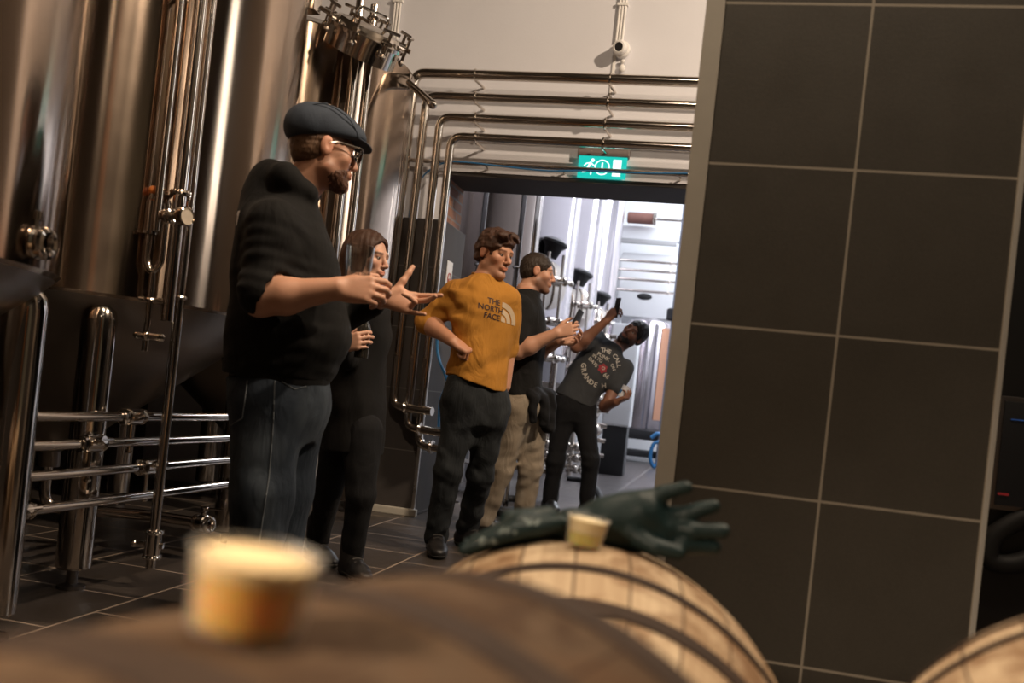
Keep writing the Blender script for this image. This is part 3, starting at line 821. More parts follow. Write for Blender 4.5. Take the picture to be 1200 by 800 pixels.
for px in (569, 660, 798):
    xx = WY(px, 195, CY).x; b = MB(); b.ring((xx, CY, z5), (1, 0, 0), .016, .005, 16, 8); b.cyl((xx, CY, z5), (xx, DW, z5-.02), .006, seg=8); b.build('bracket', 'polish', t)
pts = [WY(x, y, DW-.1) for x, y in ((478, 262), (484, 232), (497, 205), (520, 191), (545, 190), (590, 195), (640, 200), (690, 200), (730, 202), (770, 203), (806, 203))]
tag(MB().tube(pts, .0055, smooth_path=True, seg=8).build('air_line', 'blue'), 'thin blue air line looped over the pipe above the opening', 'hose')
# blue hose by the jamb and a coil behind it
pts = [P(x, y, 6.27) for x, y in ((514, 370), (513, 392), (513, 415), (521, 438), (530, 462), (540, 478))]
tag(MB().tube(pts, .009, smooth_path=True, seg=10).build('blue_hose', 'blue'), 'blue hose hanging behind the elbow of the man in orange', 'hose', 'blue hoses by the jamb')
pts = [P(x, y, 6.3) for x, y in ((518, 372), (512, 400), (516, 425), (524, 445), (516, 470), (514, 500))]
tag(MB().tube(pts, .009, smooth_path=True, seg=10).build('blue_hose', 'blue'), 'blue hose dropping beside the pipes to the floor clamp', 'hose', 'blue hoses by the jamb')

# ------------------------------------------------------------------ wall fittings
cw = WY(728, 55, DW-.07)
t = thing('security_camera', 'small round white security camera on the white wall', 'camera', (cw.x, DW, cw.z))
b = MB(); b.cyl((cw.x, DW, cw.z), (cw.x, DW-.05, cw.z), .055, seg=28, bev=.008); b.build('mount', 'white', t)
dv = Vector((-.15, -1, -.25)).normalized(); c0 = Vector((cw.x, DW-.05, cw.z))
q = dv.to_track_quat('Z', 'Y').to_matrix().to_4x4(); q.translation = c0
MB().lathe([(.0, -.02), (.035, -.02), (.045, 0), (.048, .05), (.04, .075), (.03, .078), (.028, .07)], 28, q).build('housing', 'white', t)
MB().lathe([(.0285, .070), (.012, .0715), (0, .0715)], 24, q).build('lens', 'black', t)
for k, (px, lab, x1) in enumerate(((727, 'pale conduit running down the wall to the security camera', None), (463, 'pale conduit on the wall above the tank lid', None))):
    x = WY(px, 20, DW-.02).x
    t = thing('wall_conduit', lab, 'conduit', (x, DW-.02, 3.5), 'conduits on the white wall')
    zb = cw.z+.0 if k == 0 else 2.5
    if k == 0: MB().box((x-.02, DW-.012, cw.z-.34), (x-.012+.012, DW, 5.2), .002).build('backplate', 'white', t, smooth=False)
    for j in (0, 1, 2): MB().cyl((x+.02*j-.012, DW-.016, zb+.05), (x+.02*j-.012, DW-.016, 5.2), .0085, seg=12).build('tube', 'white', t)
    for z in (3.55, 4.3): MB().box((x-.03, DW-.03, z), (x+.045, DW, z+.02), .003).build('strap', 'white', t, smooth=False)
b = MB(); c = WY(729, 80, DW-.03); b.ball(c, .022, 14, (1, .8, 1.2)); b.ball(c+UZ*.045, .016, 12)
tag(b.build('wall_sensor', 'white'), 'tiny round white sensor below the security camera', 'sensor')

# exit sign
SY = DW-.035
x0, x1 = WY(676, 190, SY).x, WY(737, 190, SY).x; zt = WY(706, 174, SY).z; zm = WY(706, 183.5, SY).z; zb = WY(705, 209, SY).z
t = thing('exit_sign', 'lit green emergency exit sign over the opening', 'sign', ((x0+x1)/2, SY, zb))
MB().box((x0, DW-.055, zm), (x1, DW, zt), .006).build('housing', plain('grey_housing', (.16, .13, .12), .5), t, smooth=False)
MB().box((x0+.012, SY-.003, zb), (x1-.012, SY+.007, zm+.004), .001).build('panel', emit('exit_green', (.006, .36, .30), 1.7), t, smooth=False)
xm = (x0+x1)/2; zc = (zb+zm)/2; W = emit('exit_white', (.75, .95, .95), 1.6); yy = SY-.004
b = MB()
q = Vector((x1-.075, yy, zc)); b.box(q-Vector((.028, .001, .055)), q+Vector((.028, .001, .055)))
b.ring((xm+.0, yy, zc), (0, 1, 0), .048, .004, 28, 6)
b.box((xm-.005, yy-.001, zc-.018), (xm+.005, yy+.001, zc+.032)); b.add([(xm-.02, yy, zc-.012), (xm+.02, yy, zc-.012), (xm, yy-.001, zc-.036)], [(0, 1, 2)])
q = Vector((x0+.085, yy, zc)); b.ball(q+Vector((.022, 0, .045)), .012, 12, (1, .2, 1))
for a, c_, r in (((.012, .03), (-.008, -.008), .010), ((-.008, -.008), (.018, -.024), .007), ((.018, -.024), (.016, -.052), .006), ((-.008, -.008), (-.018, -.032), .007), ((-.018, -.032), (-.042, -.036), .006), ((.010, .028), (-.020, .022), .005), ((-.02, .022), (-.034, .004), .005), ((.012, .026), (.034, .008), .005), ((.034, .008), (.048, .016), .004)):
    b.cyl(q+Vector((a[0], 0, a[1])), q+Vector((c_[0], 0, c_[1])), r*.8, seg=8)
b.build('pictogram', W, t)

# ------------------------------------------------------------------ far hall
FX, FR = -2.78, .98
FLAB = ['dark nearest tank of the far hall, behind the man in orange', 'steel tank of the far hall behind the man in the black tee', 'third steel tank of the far hall, above the raised phone', 'last steel tank of the far hall, beside the white end panel']
far_tanks = []
for k, (y, lab) in enumerate(zip((8.55, 10.75, 12.95, 15.15), FLAB)):
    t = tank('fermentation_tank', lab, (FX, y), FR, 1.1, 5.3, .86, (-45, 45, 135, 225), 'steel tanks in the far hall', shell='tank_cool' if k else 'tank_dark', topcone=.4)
    far_tanks.append(t)
    if k == 0: continue
    # valve column with dark manway hood on the side facing the aisle
    ang = R(-38); d = Vector((math.cos(ang), math.sin(ang), 0)); c = Vector((FX, y, 0)); tn = Vector((-d.y, d.x, 0))
    p = c+d*(FR+.0)
    b = MB(); q = d.to_track_quat('Z', 'Y').to_matrix().to_4x4(); q.translation = p+UZ*2.15
    b.lathe([(.24, -.05), (.24, .05), (.27, .05), (.27, .075), (.2, .10), (0, .12)], 36, q); mw = b.build('manway', 'polish', t)
    b = MB(); b.lathe([(0, -.13), (.07, -.13), (.10, -.02), (.145, .03), (.14, .06), (.09, .09), (0, .10)], 28, Matrix.Translation(p+d*.1+UZ*2.58) @ Matrix.Rotation(.25, 4, 'Y')); b.build('hood', 'black', t)
    b = MB()
    for s_, zz in ((-.11, .0), (.11, .0)):
        b.tube([p+d*.16+tn*s_+UZ*.55, p+d*.16+tn*s_+UZ*2.5], .02)
    b.tube([p+d*.16-tn*.2+UZ*.95, p+d*.22-tn*.2+UZ*.72, p+d*.22+tn*.1+UZ*.72, p+d*.22+tn*.1+UZ*1.3], .025, .1)
    b.build('pipework', 'polish', t)
    for zz in (1.35, 1.75, 2.2):
        b = MB(); v_ = p+d*.18+UZ*zz; b.cyl(v_-tn*.2, v_+tn*.22, .022, seg=12); b.cyl(v_-tn*.05, v_+tn*.05, .05, seg=16, bev=.008); tri_clamp(b, v_+tn*.15, tn, .03); tri_clamp(b, v_-tn*.15, tn, .03); b.ball(v_+tn*.24, .035, 12); b.cyl(v_, v_+d*.14, .014, seg=8); b.ball(v_+d*.15, .028, 10)
        b.build('cross_valve', 'polish', t)
    b = MB(); b.ring(p+d*.1+UZ*1.55, d, .13, .02, 28, 8); b.cyl(p+UZ*1.55, p+d*.11+UZ*1.55, .12, seg=28, bev=.01); b.build('sight_glass', 'polish', t)
# grey cladding low on the far tanks (door-high dark skirts behind the two men)
t = far_tanks[1]
b = MB(); b.lathe([(FR+.012, 1.1), (FR+.02, 1.1), (FR+.02, 1.42), (FR+.012, 1.42)], 48, Matrix.Translation((FX, 10.75, 0)), R(-80), R(20)); b.build('skirt', plain('grey_skirt', (.20, .19, .21), .5), t)
# dark standing pipes right behind the opening
for px, lab in ((607, 'dark pipe standing right behind the head of the man in orange'), (624, 'bright thin pipe standing behind the man in the black tee'), (562, 'dark upright pipe seen just inside the opening, left of the man in orange')):
    p = WY(px, 300, 7.15)
    t = thing('standing_pipe', lab, 'pipe', (p.x, p.y, 0), 'standing pipes inside the far hall')
    MB().tube([(p.x, p.y, 0.012), (p.x, p.y, 4.6)], .02).build('tube', 'polish' if px == 624 else 'darksteel', t)
    b = MB(); b.cyl((p.x, p.y, 0), (p.x, p.y, .012), .05, seg=20); b.build('base_plate', 'darksteel', t)
    b = MB(); tri_clamp(b, (p.x, p.y, 1.9), UZ, .024); b.build('pipe_clamp', 'polish', t)
# end of the hall: panel, steel vessel with coppery reflection strip, pipes
t = thing('wall_panel', 'big white panel with a dark oval grip hole at the end of the hall', 'panel', (-1.35, 17.1, 2.55))
MB().box((-1.98, 17.05, 2.58), (-.6, 17.35, 3.75), .03).build('board', 'whitecool', t)
b = MB(); b.ball((WY(755, 347, 17).x, 17.05, WY(755, 347, 17).z), .11, 24, (1.25, .25, .55)); b.build('grip_hole', 'black', t)
b = MB()
for q in (-1, 1): b.cyl((-1.29+q*.62, 17.2, 0), (-1.29+q*.62, 17.2, 2.6), .035, seg=14)
b.build('post', 'whitecool', t)
t = thing('copper_tank', 'steel and copper tank on a black frame at the end of the hall', 'tank', (-1.3, 16.3, 0))
Tm = Matrix.Translation((-1.28, 16.3, 0))
MB().lathe([(0, .56), (.40, .56), (.42, .6), (.42, 2.35), (.38, 2.42), (.1, 2.5), (0, 2.5)], 48, Tm, ).build('shell', 'tank_cool', t)
MB().lathe([(.426, .75), (.43, .75), (.43, 2.33), (.426, 2.33)], 24, Tm, R(-55), R(-12)).build('copper_side', 'copper', t)  # coppery reflection on plain steel, put in as a coloured strip
b = MB(); b.box((-1.72, 15.85, .40), (-.84, 16.75, .56), .01)
for q in (-1, 1):
    for w in (-1, 1): b.box((-1.28+q*.4-.03, 16.3+w*.4-.03, 0), (-1.28+q*.4+.03, 16.3+w*.4+.03, .42), .004)
b.box((-1.65, 15.9, .1), (-.9, 16.7, .2), .01)
b.build('frame', 'black', t)
b = MB(); b.tube([(-1.62, 15.9, .5), (-1.66, 15.8, .8), (-1.62, 15.82, 1.6), (-1.56, 15.86, 2.0)], .03, .1)
for z in (.9, 1.3, 1.6, 1.9): b.cyl((-1.68, 15.8, z), (-1.5, 15.8, z), .045, seg=12); b.ball((-1.66, 15.78, z+.08), .05, 10)
b.build('valve_string', 'polish', t)
t = thing('column_pipe', 'dark upright column with cap beside the copper tank', 'column', (-.80, 15.6, 0))
MB().tube([(-.84, 15.6, .02), (-.84, 15.6, 5.6)], .05).build('tube', plain('bluegrey_paint', (.22, .25, .32), .4), t)
b = MB(); b.cyl((-.84, 15.6, 2.42), (-.84, 15.6, 2.62), .13, seg=20, bev=.02); b.build('collar', 'black', t)
b = MB(); b.cyl((-.84, 15.6, 0), (-.84, 15.6, .03), .12, seg=20); b.build('base_plate', 'black', t)
for k, (y, lab) in enumerate(((307, 'topmost of the thin pipes in front of the white end panel'), (318, 'upper middle thin pipe in front of the white end panel'), (329, 'lower middle thin pipe in front of the white end panel'), (342, 'lowest of the thin pipes in front of the white end panel'))):
    z = WY(765, y, 16.6).z
    t = thing('process_pipe', lab, 'pipe', (-1.3, 16.6, z), 'thin pipes at the end of the far hall')
    MB().tube([(-1.95, 16.6, z), (2.6, 16.6, z)], .024).build('tube', 'polish', t)
    b = MB(); tri_clamp(b, (-1.05, 16.6, z), (1, 0, 0), .03); b.build('pipe_clamp', 'polish', t)
z = WY(755, 256, 16.6).z
t = thing('roller_shaft', 'brown wrapped roller on a thin shaft high at the end of the hall', 'roller', (-1.6, 16.6, z))
MB().cyl((-1.9, 16.6, z), (-1.42, 16.6, z), .10, seg=24, bev=.02).build('wrap', plain('brown_wrap', (.20, .09, .07), .7), t)
MB().cyl((-1.42, 16.6, z), (2.6, 16.6, z), .025, seg=14).build('shaft', 'polish', t)
MB().cyl((-1.44, 16.6, z), (-1.38, 16.6, z), .12, seg=24, bev=.01).build('flange', 'polish', t)
t = thing('ceiling_beam', 'white box beam crossing high at the end of the far hall', 'beam', (-1, 16.9, 4))
z = WY(770, 275, 16.9).z; b = MB(); b.box((-2.3, 16.8, z-.12), (1.5, 17.0, z+.12), .02); b.build('beam', 'whitecool', t)
b = MB(); b.box((-2.3, 16.78, z-.20), (-1.0, 16.86, z-.12), .01); b.build('cable_tray', plain('grey_tray', (.35, .35, .36), .5), t)
t = thing('white_cabinet', 'plain white cabinet behind the man raising his phone', 'cabinet', (-1.6, 12.5, 0))
cc = P(733, 437, 12.2)
MB().box((cc.x-.24, cc.y, .65), (cc.x+.12, cc.y+.35, 2.0), .015).build('body', 'whitecool', t)
MB().box((cc.x-.225, cc.y-.012, .67), (cc.x+.105, cc.y, 1.98), .004).build('door', 'whitecool', t)
b = MB(); b.box((cc.x-.22, cc.y+.02, 0), (cc.x+.1, cc.y+.33, .65), .01); b.build('plinth', 'black', t)

# hose loop, pump and cart on the far floor
pts = [G(x, y, .03) for x, y in ((665, 560), (684, 563), (697, 571), (704, 583), (703, 600), (690, 612), (670, 618))]
tag(MB().tube(pts, .028, smooth_path=True, seg=12).build('floor_hose', 'blackrub'), 'black hose looping over the far floor by the glove', 'hose', 'black floor hoses')
pts = [G(x, y, .035) for x, y in ((566, 588), (580, 596), (600, 598), (615, 592), (610, 586), (590, 584), (572, 592), (590, 602), (612, 600))]
tag(MB().tube(pts, .028, smooth_path=True, seg=12).build('floor_hose', 'blackrub'), 'coiled black hose behind the khaki trousers', 'hose', 'black floor hoses')
c = G(590, 588)
t = thing('hose_cart', 'low steel cart standing behind the khaki trousers', 'cart', c)
b = MB()
for dx in (-.35, .35):
    for dy in (-.2, .2): b.box(c+Vector((dx-.025, .35+dy-.025, .09)), c+Vector((dx+.025, .35+dy+.025, .5)), .004)
b.box(c+Vector((-.4, .1, .27)), c+Vector((.4, .6, .31)), .006)
b.cyl(c+Vector((-.35, .13, .12)), c+Vector((.35, .13, .42)), .02, seg=10)
b.build('frame', 'polish', t)
for dx in (-.35, .35):
    for dy in (-.2, .2): MB().cyl(c+Vector((dx-.02, .35+dy, .05)), c+Vector((dx+.02, .35+dy, .05)), .05, seg=18, bev=.008).build('wheel', 'blackrub', t)
for (px, py, lab) in ((652, 556, 'cluster of steel valves on the floor between the legs of the leaning man'),):
    c = G(px, py); t = thing('valve_manifold', lab, 'valve', c)
    b = MB()
    for k in range(3):
        z = .1+.13*k; b.cyl(c+Vector((-.25, 0, z)), c+Vector((.28, 0, z)), .032, seg=14); 
        for q in (-.15, .05, .22): b.ball(c+Vector((q, -.02, z)), .055, 14); tri_clamp(b, c+Vector((q+.07, 0, z)), (1, 0, 0), .04)
    b.cyl(c+Vector((-.1, 0, .0)), c+Vector((-.1, 0, .6)), .03, seg=12); b.cyl(c+Vector((.15, 0, 0)), c+Vector((.15, 0, .75)), .03, seg=12)
    b.build('valve_body', 'polish', t)
for (px, py, lab) in ((690, 556, 'tall stack of steel valves beside the far tanks, right of the leaning man'),):
    c = G(px, py); t = thing('valve_manifold', lab, 'valve', c)
    b = MB(); b.cyl(c, c+UZ*1.9, .04, seg=14)
    for k in range(9):
        z = .2+.19*k; b.ball(c+Vector((.03*(-1)**k, -.03, z)), .085, 14); b.cyl(c+Vector((-.15, -.03, z+.06)), c+Vector((.17, -.03, z+.06)), .03, seg=12)
    b.build('valve_body', 'polish', t)
# blue hose hung at the far right of the hall
pts = [P(x, y, 14.5) for x, y in ((763, 513), (771, 508), (777, 516), (775, 533), (767, 547), (762, 536), (766, 520), (776, 518))]
tag(MB().tube(pts, .03, smooth_path=True, seg=10).build('blue_hose', 'blue'), 'blue hose loop hanging low at the end of the far hall', 'hose')

# ------------------------------------------------------------------ dark corner right of the pillar
t = thing('control_cabinet', 'black control cabinet with a dim screen right of the tiled pillar', 'cabinet', (1.4, 3.3, 0))
MB().box((.78, 3.05, 0), (2.6, 3.7, 2.6), .01).build('body', 'black', t)
s = WY(1190, 532, 3.04)
MB().box((s.x-.06, 3.02, s.z-.17), (s.x+.5, 3.05, s.z+.17), .006).build('screen_frame', 'darksteel', t)
M['screen'] = emit('dim_screen', (.02, .02, .022), .05)
sc = MB().box((s.x-.05, 3.012, s.z-.155), (s.x+.49, 3.021, s.z+.155), .001).build('screen', 'screen', t)
MB().box((s.x-.045, 3.008, s.z-.125), (s.x-.015, 3.0115, s.z-.118)).build('red_light', emit('red_led', (.9, .05, .05), .12), sc)
MB().box((s.x-.03, 3.008, s.z+.10), (s.x+.02, 3.0115, s.z+.103)).build('blue_light', emit('blue_led', (.1, .3, .9), .12), sc)
pts = [WY(x, y, 3.03) for x, y in ((1240, 600), (1200, 606), (1165, 628), (1160, 655), (1190, 660), (1240, 640))]
tag(MB().tube(pts, .03, smooth_path=True, seg=12).build('rubber_hose', 'blackrub'), 'black rubber hose in the dark right of the tiled pillar', 'hose')
# ------------------------------------------------------------------ people
def ax_of(f):
    f = Vector(f); f.z = 0; f.normalize(); return f.cross(UZ).normalized(), f
def S(D): return lambda px, py, o=0.: P(px, py, D+o)
def secs(Q, rows, r, f):
    """rows: px, py, offset, half width, half depth"""
    return [(Q(a, b, o), w, d, r, f) for a, b, o, w, d in rows]
SKIN = dict(fair=(.56, .30, .195), tan=(.50, .25, .15), pale=(.58, .33, .23), brown=(.22, .10, .058))
M['skin'] = skin_mat('skin')
M['hoodie'] = cloth('black_hoodie_fleece', (.006, .0056, .0054), fold=.5, fs=7)
M['capcloth'] = cloth('blue_grey_cap_wool', (.042, .052, .070), var=.3, weave=400, fold=.1)
M['jeans1'] = cloth('worn_blue_jeans', (.018, .025, .036), fade=(.06, .074, .09), weave=500, fold=.45, fs=10)
M['jeans2'] = cloth('dark_grey_jeans', (.013, .015, .017), fade=(.036, .040, .043), weave=500, fold=.5, fs=12)
M['khaki'] = cloth('faded_khaki_denim', (.24, .195, .145), fade=(.33, .29, .235), weave=500, fold=.5, fs=11)
M['ochre'] = cloth('ochre_cotton', (.43, .19, .03), var=.1, fold=.8, fs=8)
M['blacktee'] = cloth('black_cotton', (.010, .0095, .0095), fold=.4, fs=9)
M['greytee'] = cloth('charcoal_cotton', (.045, .047, .05), fold=.4, fs=9)
M['blackpants'] = cloth('black_trousers', (.008, .008, .009), fold=.4, fs=10)
M['blacktunic'] = cloth('black_knit_tunic', (.006, .0055, .0055), fold=.4, fs=7)
M['shoe'] = plain('black_leather_shoe', (.010, .009, .009), .4, bmp=.2, bs=200)
M['sole'] = plain('shoe_sole', (.02, .018, .016), .7)
M['lace'] = plain('shoe_lace', (.05, .045, .04), .8)
M['hair1'] = hair_mat('short_brown_hair', (.12, .065, .036))
M['hair2'] = hair_mat('auburn_brown_hair', (.050, .020, .010))
M['hair3'] = hair_mat('dark_brown_hair', (.028, .017, .011))
M['hair4'] = hair_mat('black_hair', (.010, .008, .007), (1, 1, 1))
M['hair5'] = hair_mat('long_brown_hair', (.045, .019, .010), (1, 1, .06))
M['beard1'] = hair_mat('brown_beard', (.085, .036, .018), (1, 1, .5))
M['steel_s'] = steel('glasses_metal', (.55, .5, .45), .25)
M['darklens'] = plain('dark_lens', (.015, .012, .012), .1, spec=.7)

def shoes(person, spots, sc=1., toe_up=0):
    for a, d in spots:
        pr = shoe_prims(a, d, sc)
        o = sdf_object('shoe', pr+[plane_cut((0, 0, .018), (0, 0, -1))], .005, 'shoe', person)
        sdf_object('sole', [Prim(p.lo-.004, p.hi+.004, (lambda fn: lambda x, y, z: fn(x, y, z)-.004)(p.fn), p.k) for p in pr]+[plane_cut((0, 0, .0), (0, 0, -1)), plane_cut((0, 0, .022), (0, 0, 1))], .005, 'sole', o)
        dn = nrm((d[0], d[1], 0)); lat = np.array((dn[1], -dn[0], 0)); b = MB()
        for k in range(4):
            c = np.array((a[0], a[1], 0))+sc*(dn*(.045+.022*k)+np.array((0, 0, .113-.011*k))); b.tube([c-lat*.024-UZ*.006, c, c+lat*.024-UZ*.006], .0028, .01, 6)
        b.build('lace', 'lace', o)
def person(D, x, y, label):
    p = P(x, y, D); t = thing('person', label, 'person', (p.x, p.y, 0), 'visitors listening among the tanks'); return t

def decal(me_obj, txts, origin, right, up, view, mat, name, parent, lift=.0022):
    """letters laid on the cloth along the wearer's front; txts: (string, x, y, height, rotation)"""
    bpy.context.view_layer.update()
    bvh = BVHTree.FromPolygons([me_obj.matrix_world @ v.co + wloc(me_obj.parent)*0 if False else v.co+wloc(me_obj) for v in me_obj.data.vertices], [tuple(p.vertices) for p in me_obj.data.polygons])
    b = MB()
    for s, x, y, h, rt in txts:
        if isinstance(s, str):
            cu = bpy.data.curves.new('txt', 'FONT'); cu.body = s; cu.size = h*1.38; cu.align_x = 'CENTER'; cu.align_y = 'CENTER'; cu.offset = h*.022; cu.resolution_u = 3
            to = bpy.data.objects.new('txt', cu); COL.objects.link(to); dg = bpy.context.evaluated_depsgraph_get(); me = bpy.data.meshes.new_from_object(to.evaluated_get(dg))
            bm = bmesh.new(); bm.from_mesh(me); bmesh.ops.triangulate(bm, faces=bm.faces[:])
            vs = [(v.co.x, v.co.y) for v in bm.verts]; fs = [[v.index for v in f.verts] for f in bm.faces]; bm.free()
            bpy.data.objects.remove(to); bpy.data.curves.remove(cu); bpy.data.meshes.remove(me)
        else: vs, fs = s
        out = []
        for u, v in vs:
            c, sn = math.cos(R(rt)), math.sin(R(rt)); u, v = u*c-v*sn+x, u*sn+v*c+y
            p = Vector(origin)+Vector(right)*u+Vector(up)*v-Vector(view)*.4
            hit, n, i, d = bvh.ray_cast(p, Vector(view), 1.2)
            out.append((hit if hit is not None else p+Vector(view)*.4)-Vector(view)*lift)
        b.add(out, fs)
    return b.build(name, mat, parent, smooth=False)
def capsule_of(fn, d): return lambda x, y, z: fn(x, y, z)-d
def grow(prims, d): return [Prim(p.lo-d, p.hi+d, capsule_of(p.fn, d), p.k, p.op) for p in prims]

# ================================================================== man in the flat cap
def man_cap():
    D = 3.15; Q = S(D); me = person(D, 319, 739, 'man in blue-grey flat cap, sunglasses and black hoodie gesturing, nearest of the group')
    r, f = ax_of(facing(12)); HF = Frame(Q(380, 177), facing(26, -3), (0, 0, 1), 1.03)
    body = [loft(secs(Q, [(331, 470, 0, .15, .13), (335, 430, 0, .16, .15), (338, 390, 0, .165, .17), (337, 320, 0, .17, .145), (334, 270, 0, .17, .12), (341, 240, 0, .085, .06), (349, 222, 0, .066, .062)], r, f))]
    body += [cone(Q(349, 226), HF(0, -.018, -.05), .066, .062, .03)]
    for hip, kn, an in (((316, 465, -.09), (311, 575, -.10), (289, 716, -.10)), ((346, 465, .09), (340, 570, .09), (320, 714, .12))):
        body += [cone(Q(*hip), Q(*kn), .085, .06, .04), cone(Q(*kn), Q(*an), .058, .04, .02)]
    # right arm (near), left arm (far, gesturing)
    sr, er, wr = Q(322, 264, -.19), Q(305, 350, -.24), Q(396, 338, -.27)
    body += [cone(sr, er, .06, .052, .03), cone(er, Q(335, 347, -.25), .052, .054, .03), cone(Q(335, 347, -.25), wr, .054, .034, .03)]
    sl, el, wl = Q(350, 264, .2), Q(392, 372, .22), Q(452, 349, .06)
    body += [cone(sl, el, .058, .048, .03), cone(el, wl, .048, .030, .03)]
    hf = (R0*.96+UZ*.08).normalized(); hn = (FW*.9+UZ*-.25)
    body += hand_prims(wr, hf, hn, 'R', [(30, 40, 25), (36, 44, 28), (42, 46, 30), (50, 48, 30)], [(.5, .65, .7), (.8, .3, .5), (.9, .1, .3)], 1.08, .04, 1.08)
    lf = (R0*.97-FW*.15-UZ*.10).normalized()
    body += hand_prims(wl, lf, (-FW*.85+UZ*.35), 'L', [(4, 6, 4), (22, 20, 12), (62, 60, 30), (12, 10, 6)], [(.35, .9, .12), (.28, .95, .0), (.2, 1., -.05)], 1.05, .10)
    body += head_prims(HF, 1.06)
    sdf_object('body', body, .0042, 'skin', me, colfn=skin_cols(HF, SKIN['fair'], .55, (.12, .05, .025)))
    eyes(HF, me)
    # beard and cropped hair under the cap
    hp = head_prims(HF, 1.06)
    sdf_object('beard', grow(hp[:6], .0028)+[ell(HF(0, .052, -.095), (.088, .072, .056), HF.axes, .012, 'i'), ell(HF(0, .105, -.061), (.03, .03, .013), HF.axes, .006, 's'), ripple(.0015, 330, 3)], .004, 'beard1', me, lo=HF(0, 0, 0)-.19, hi=HF(0, 0, 0)+.19)
    sdf_object('hair', hair_prims(HF, .003, low=-.058)+[ripple(.001, 300, 5), plane_cut(HF(0, 0, .055), HF.z)], .004, 'hair1', me)
    # flat cap
    cap = [ell(HF(0, -.020, .070), (.092, .122, .082), HF.axes, .03), ell(HF(0, .055, .060), (.080, .080, .050), HF.axes, .04), ell(HF(0, -.075, .055), (.08, .06, .07), HF.axes, .03),
           plane_cut(HF(0, 0, .034), -HF.z+HF.y*.17, .012), ripple(.0016, 60, 11)]
    co = sdf_object('flat_cap', cap, .004, 'capcloth', me)
    sdf_object('cap_brim', [ell(HF(0, .098, .050), (.076, .062, .0085), np.array([HF.x, rot(HF.y, HF.x, R(-14)), rot(HF.z, HF.x, R(-14))]), .01)], .0035, 'capcloth', co)
    b = MB(); b.ball(HF(0, -.02, .153), .008, 12, (1, 1, .5)); b.build('button', 'capcloth', co)
    b = MB()
    for q in (-1, 1): b.tube([HF(q*.075, .09, .052), HF(q*.082, .04, .105), HF(q*.07, -.04, .130), HF(q*.04, -.11, .10)], .0022, smooth_path=True, seg=6)
    b.build('seam', 'capcloth', co)
    # sunglasses
    b = MB()
    for q in (-1, 1):
        b.tube([HF(q*.080, -.020, .004), HF(q*.083, .02, .020), HF(q*.072, .095, .020)], .0032, .02, 8)
        b.tube([HF(q*.062, .108, .022), HF(q*.010, .122, .018)], .004, seg=8)
        b.tube([HF(q*.062, .106, .022), HF(q*.073, .094, .021)], .0045, seg=8)
    b.tube([HF(-.012, .122, .016), HF(0, .126, .018), HF(.012, .122, .016)], .0025, .006, 8)
    g = b.build('sunglasses', 'steel_s', me)
    for q in (-1, 1): MB().ball((0, 0, 0), 1, 20).build('lens', 'darklens', g) if False else MB().lathe([(0, -.003), (.024, -.002), (.0265, 0), (.024, .002), (0, .003)], 24, Matrix([[*HF.x, 0], [*HF.z, 0], [*HF.y, 0], [0, 0, 0, 1]]).transposed().__class__(np.block([[np.stack([HF.x, HF.z*.85, HF.y], 1), np.array(HF(q*.036, .112, .002))[:, None]], [np.zeros((1, 3)), np.ones((1, 1))]]).tolist())).build('lens', 'darklens', g)
    # hoodie
    hoodie = [loft(secs(Q, [(323, 444, 0, .185, .178), (328, 428, 0, .195, .19), (340, 398, 0, .205, .208), (339, 360, 0, .205, .198), (336, 320, 0, .205, .182), (334, 282, 0, .205, .165), (333, 254, 0, .165, .132), (338, 236, 0, .115, .10), (348, 218, 0, .082, .08)], r, f), .02)]
    hoodie += [cone(sr, er+(sr-er)*.10, .084, .070, .05), cone(er+(sr-er)*.12, er+(wr-er)*.03, .070, .066, .03), cone(sl, el, .082, .07, .05), cone(el, wl+(el-wl)*.25, .07, .05, .04)]
    hd = [cone(Q(362, 226, -.07), Q(334, 208, -.085), .034, .044, .03), cone(Q(334, 208, -.085), Q(318, 206, 0), .046, .05, .03), cone(Q(318, 206, 0), Q(338, 208, .085), .05, .044, .03), cone(Q(338, 208, .085), Q(364, 226, .075), .044, .034, .03), ell(Q(306, 224, 0), (.085, .055, .075), np.array([tuple(r), tuple(f), (0, 0, 1)]), .05), ell(Q(300, 250, 0), (.10, .05, .09), np.array([tuple(r), tuple(f), (0, 0, 1)]), .05)]
    hoodie += hd
    elb = np.array(tuple(er))
    cuts = [plane_cut(Q(330, 443, 0), (0, 0, -1), .012)]
    cutR = cone(er+(wr-er)*.24+Vector((0, 0, -.012)), wr, .075, .09, .006, 's')
    hoodie += [cutR, ripple(.005, 22, 4, (1, 1, 1.2)), ripple(.004, 60, 9, (1, 1, 2), sr+(er-sr)*.6, .16), ripple(.004, 55, 2, (1, 1, 2), Q(330, 430), .22)]+cuts
    hood_o = sdf_object('hoodie', hoodie, .006, 'hoodie', me)
    sdf_object('hem_band', [loft(secs(Q, [(322, 446, 0, .182, .174), (324, 438, 0, .184, .178), (325, 431, 0, .186, .184)], r, f), .01)], .006, 'hoodie', hood_o)
    p = Q(281, 253, -.03); 
    # white print peeking from the back of the hoodie
    sq = [(-.02, .02), (.004, .02), (.004, -.03), (-.012, -.03), (-.012, .006), (-.02, .006)]
    decal(hood_o, [((sq, [(0, 1, 2, 3, 4, 5)]), 0, 0, 1, 0)], Q(281, 254, -.12), r, UZ, (R0*.75+FW*.66).normalized(), 'white', 'back_print', hood_o)
    # jeans
    j = [loft(secs(Q, [(329, 520, 0, .12, .11), (330, 492, 0, .165, .15), (328, 465, 0, .178, .165), (325, 440, 0, .17, .162)], r, f), .06)]
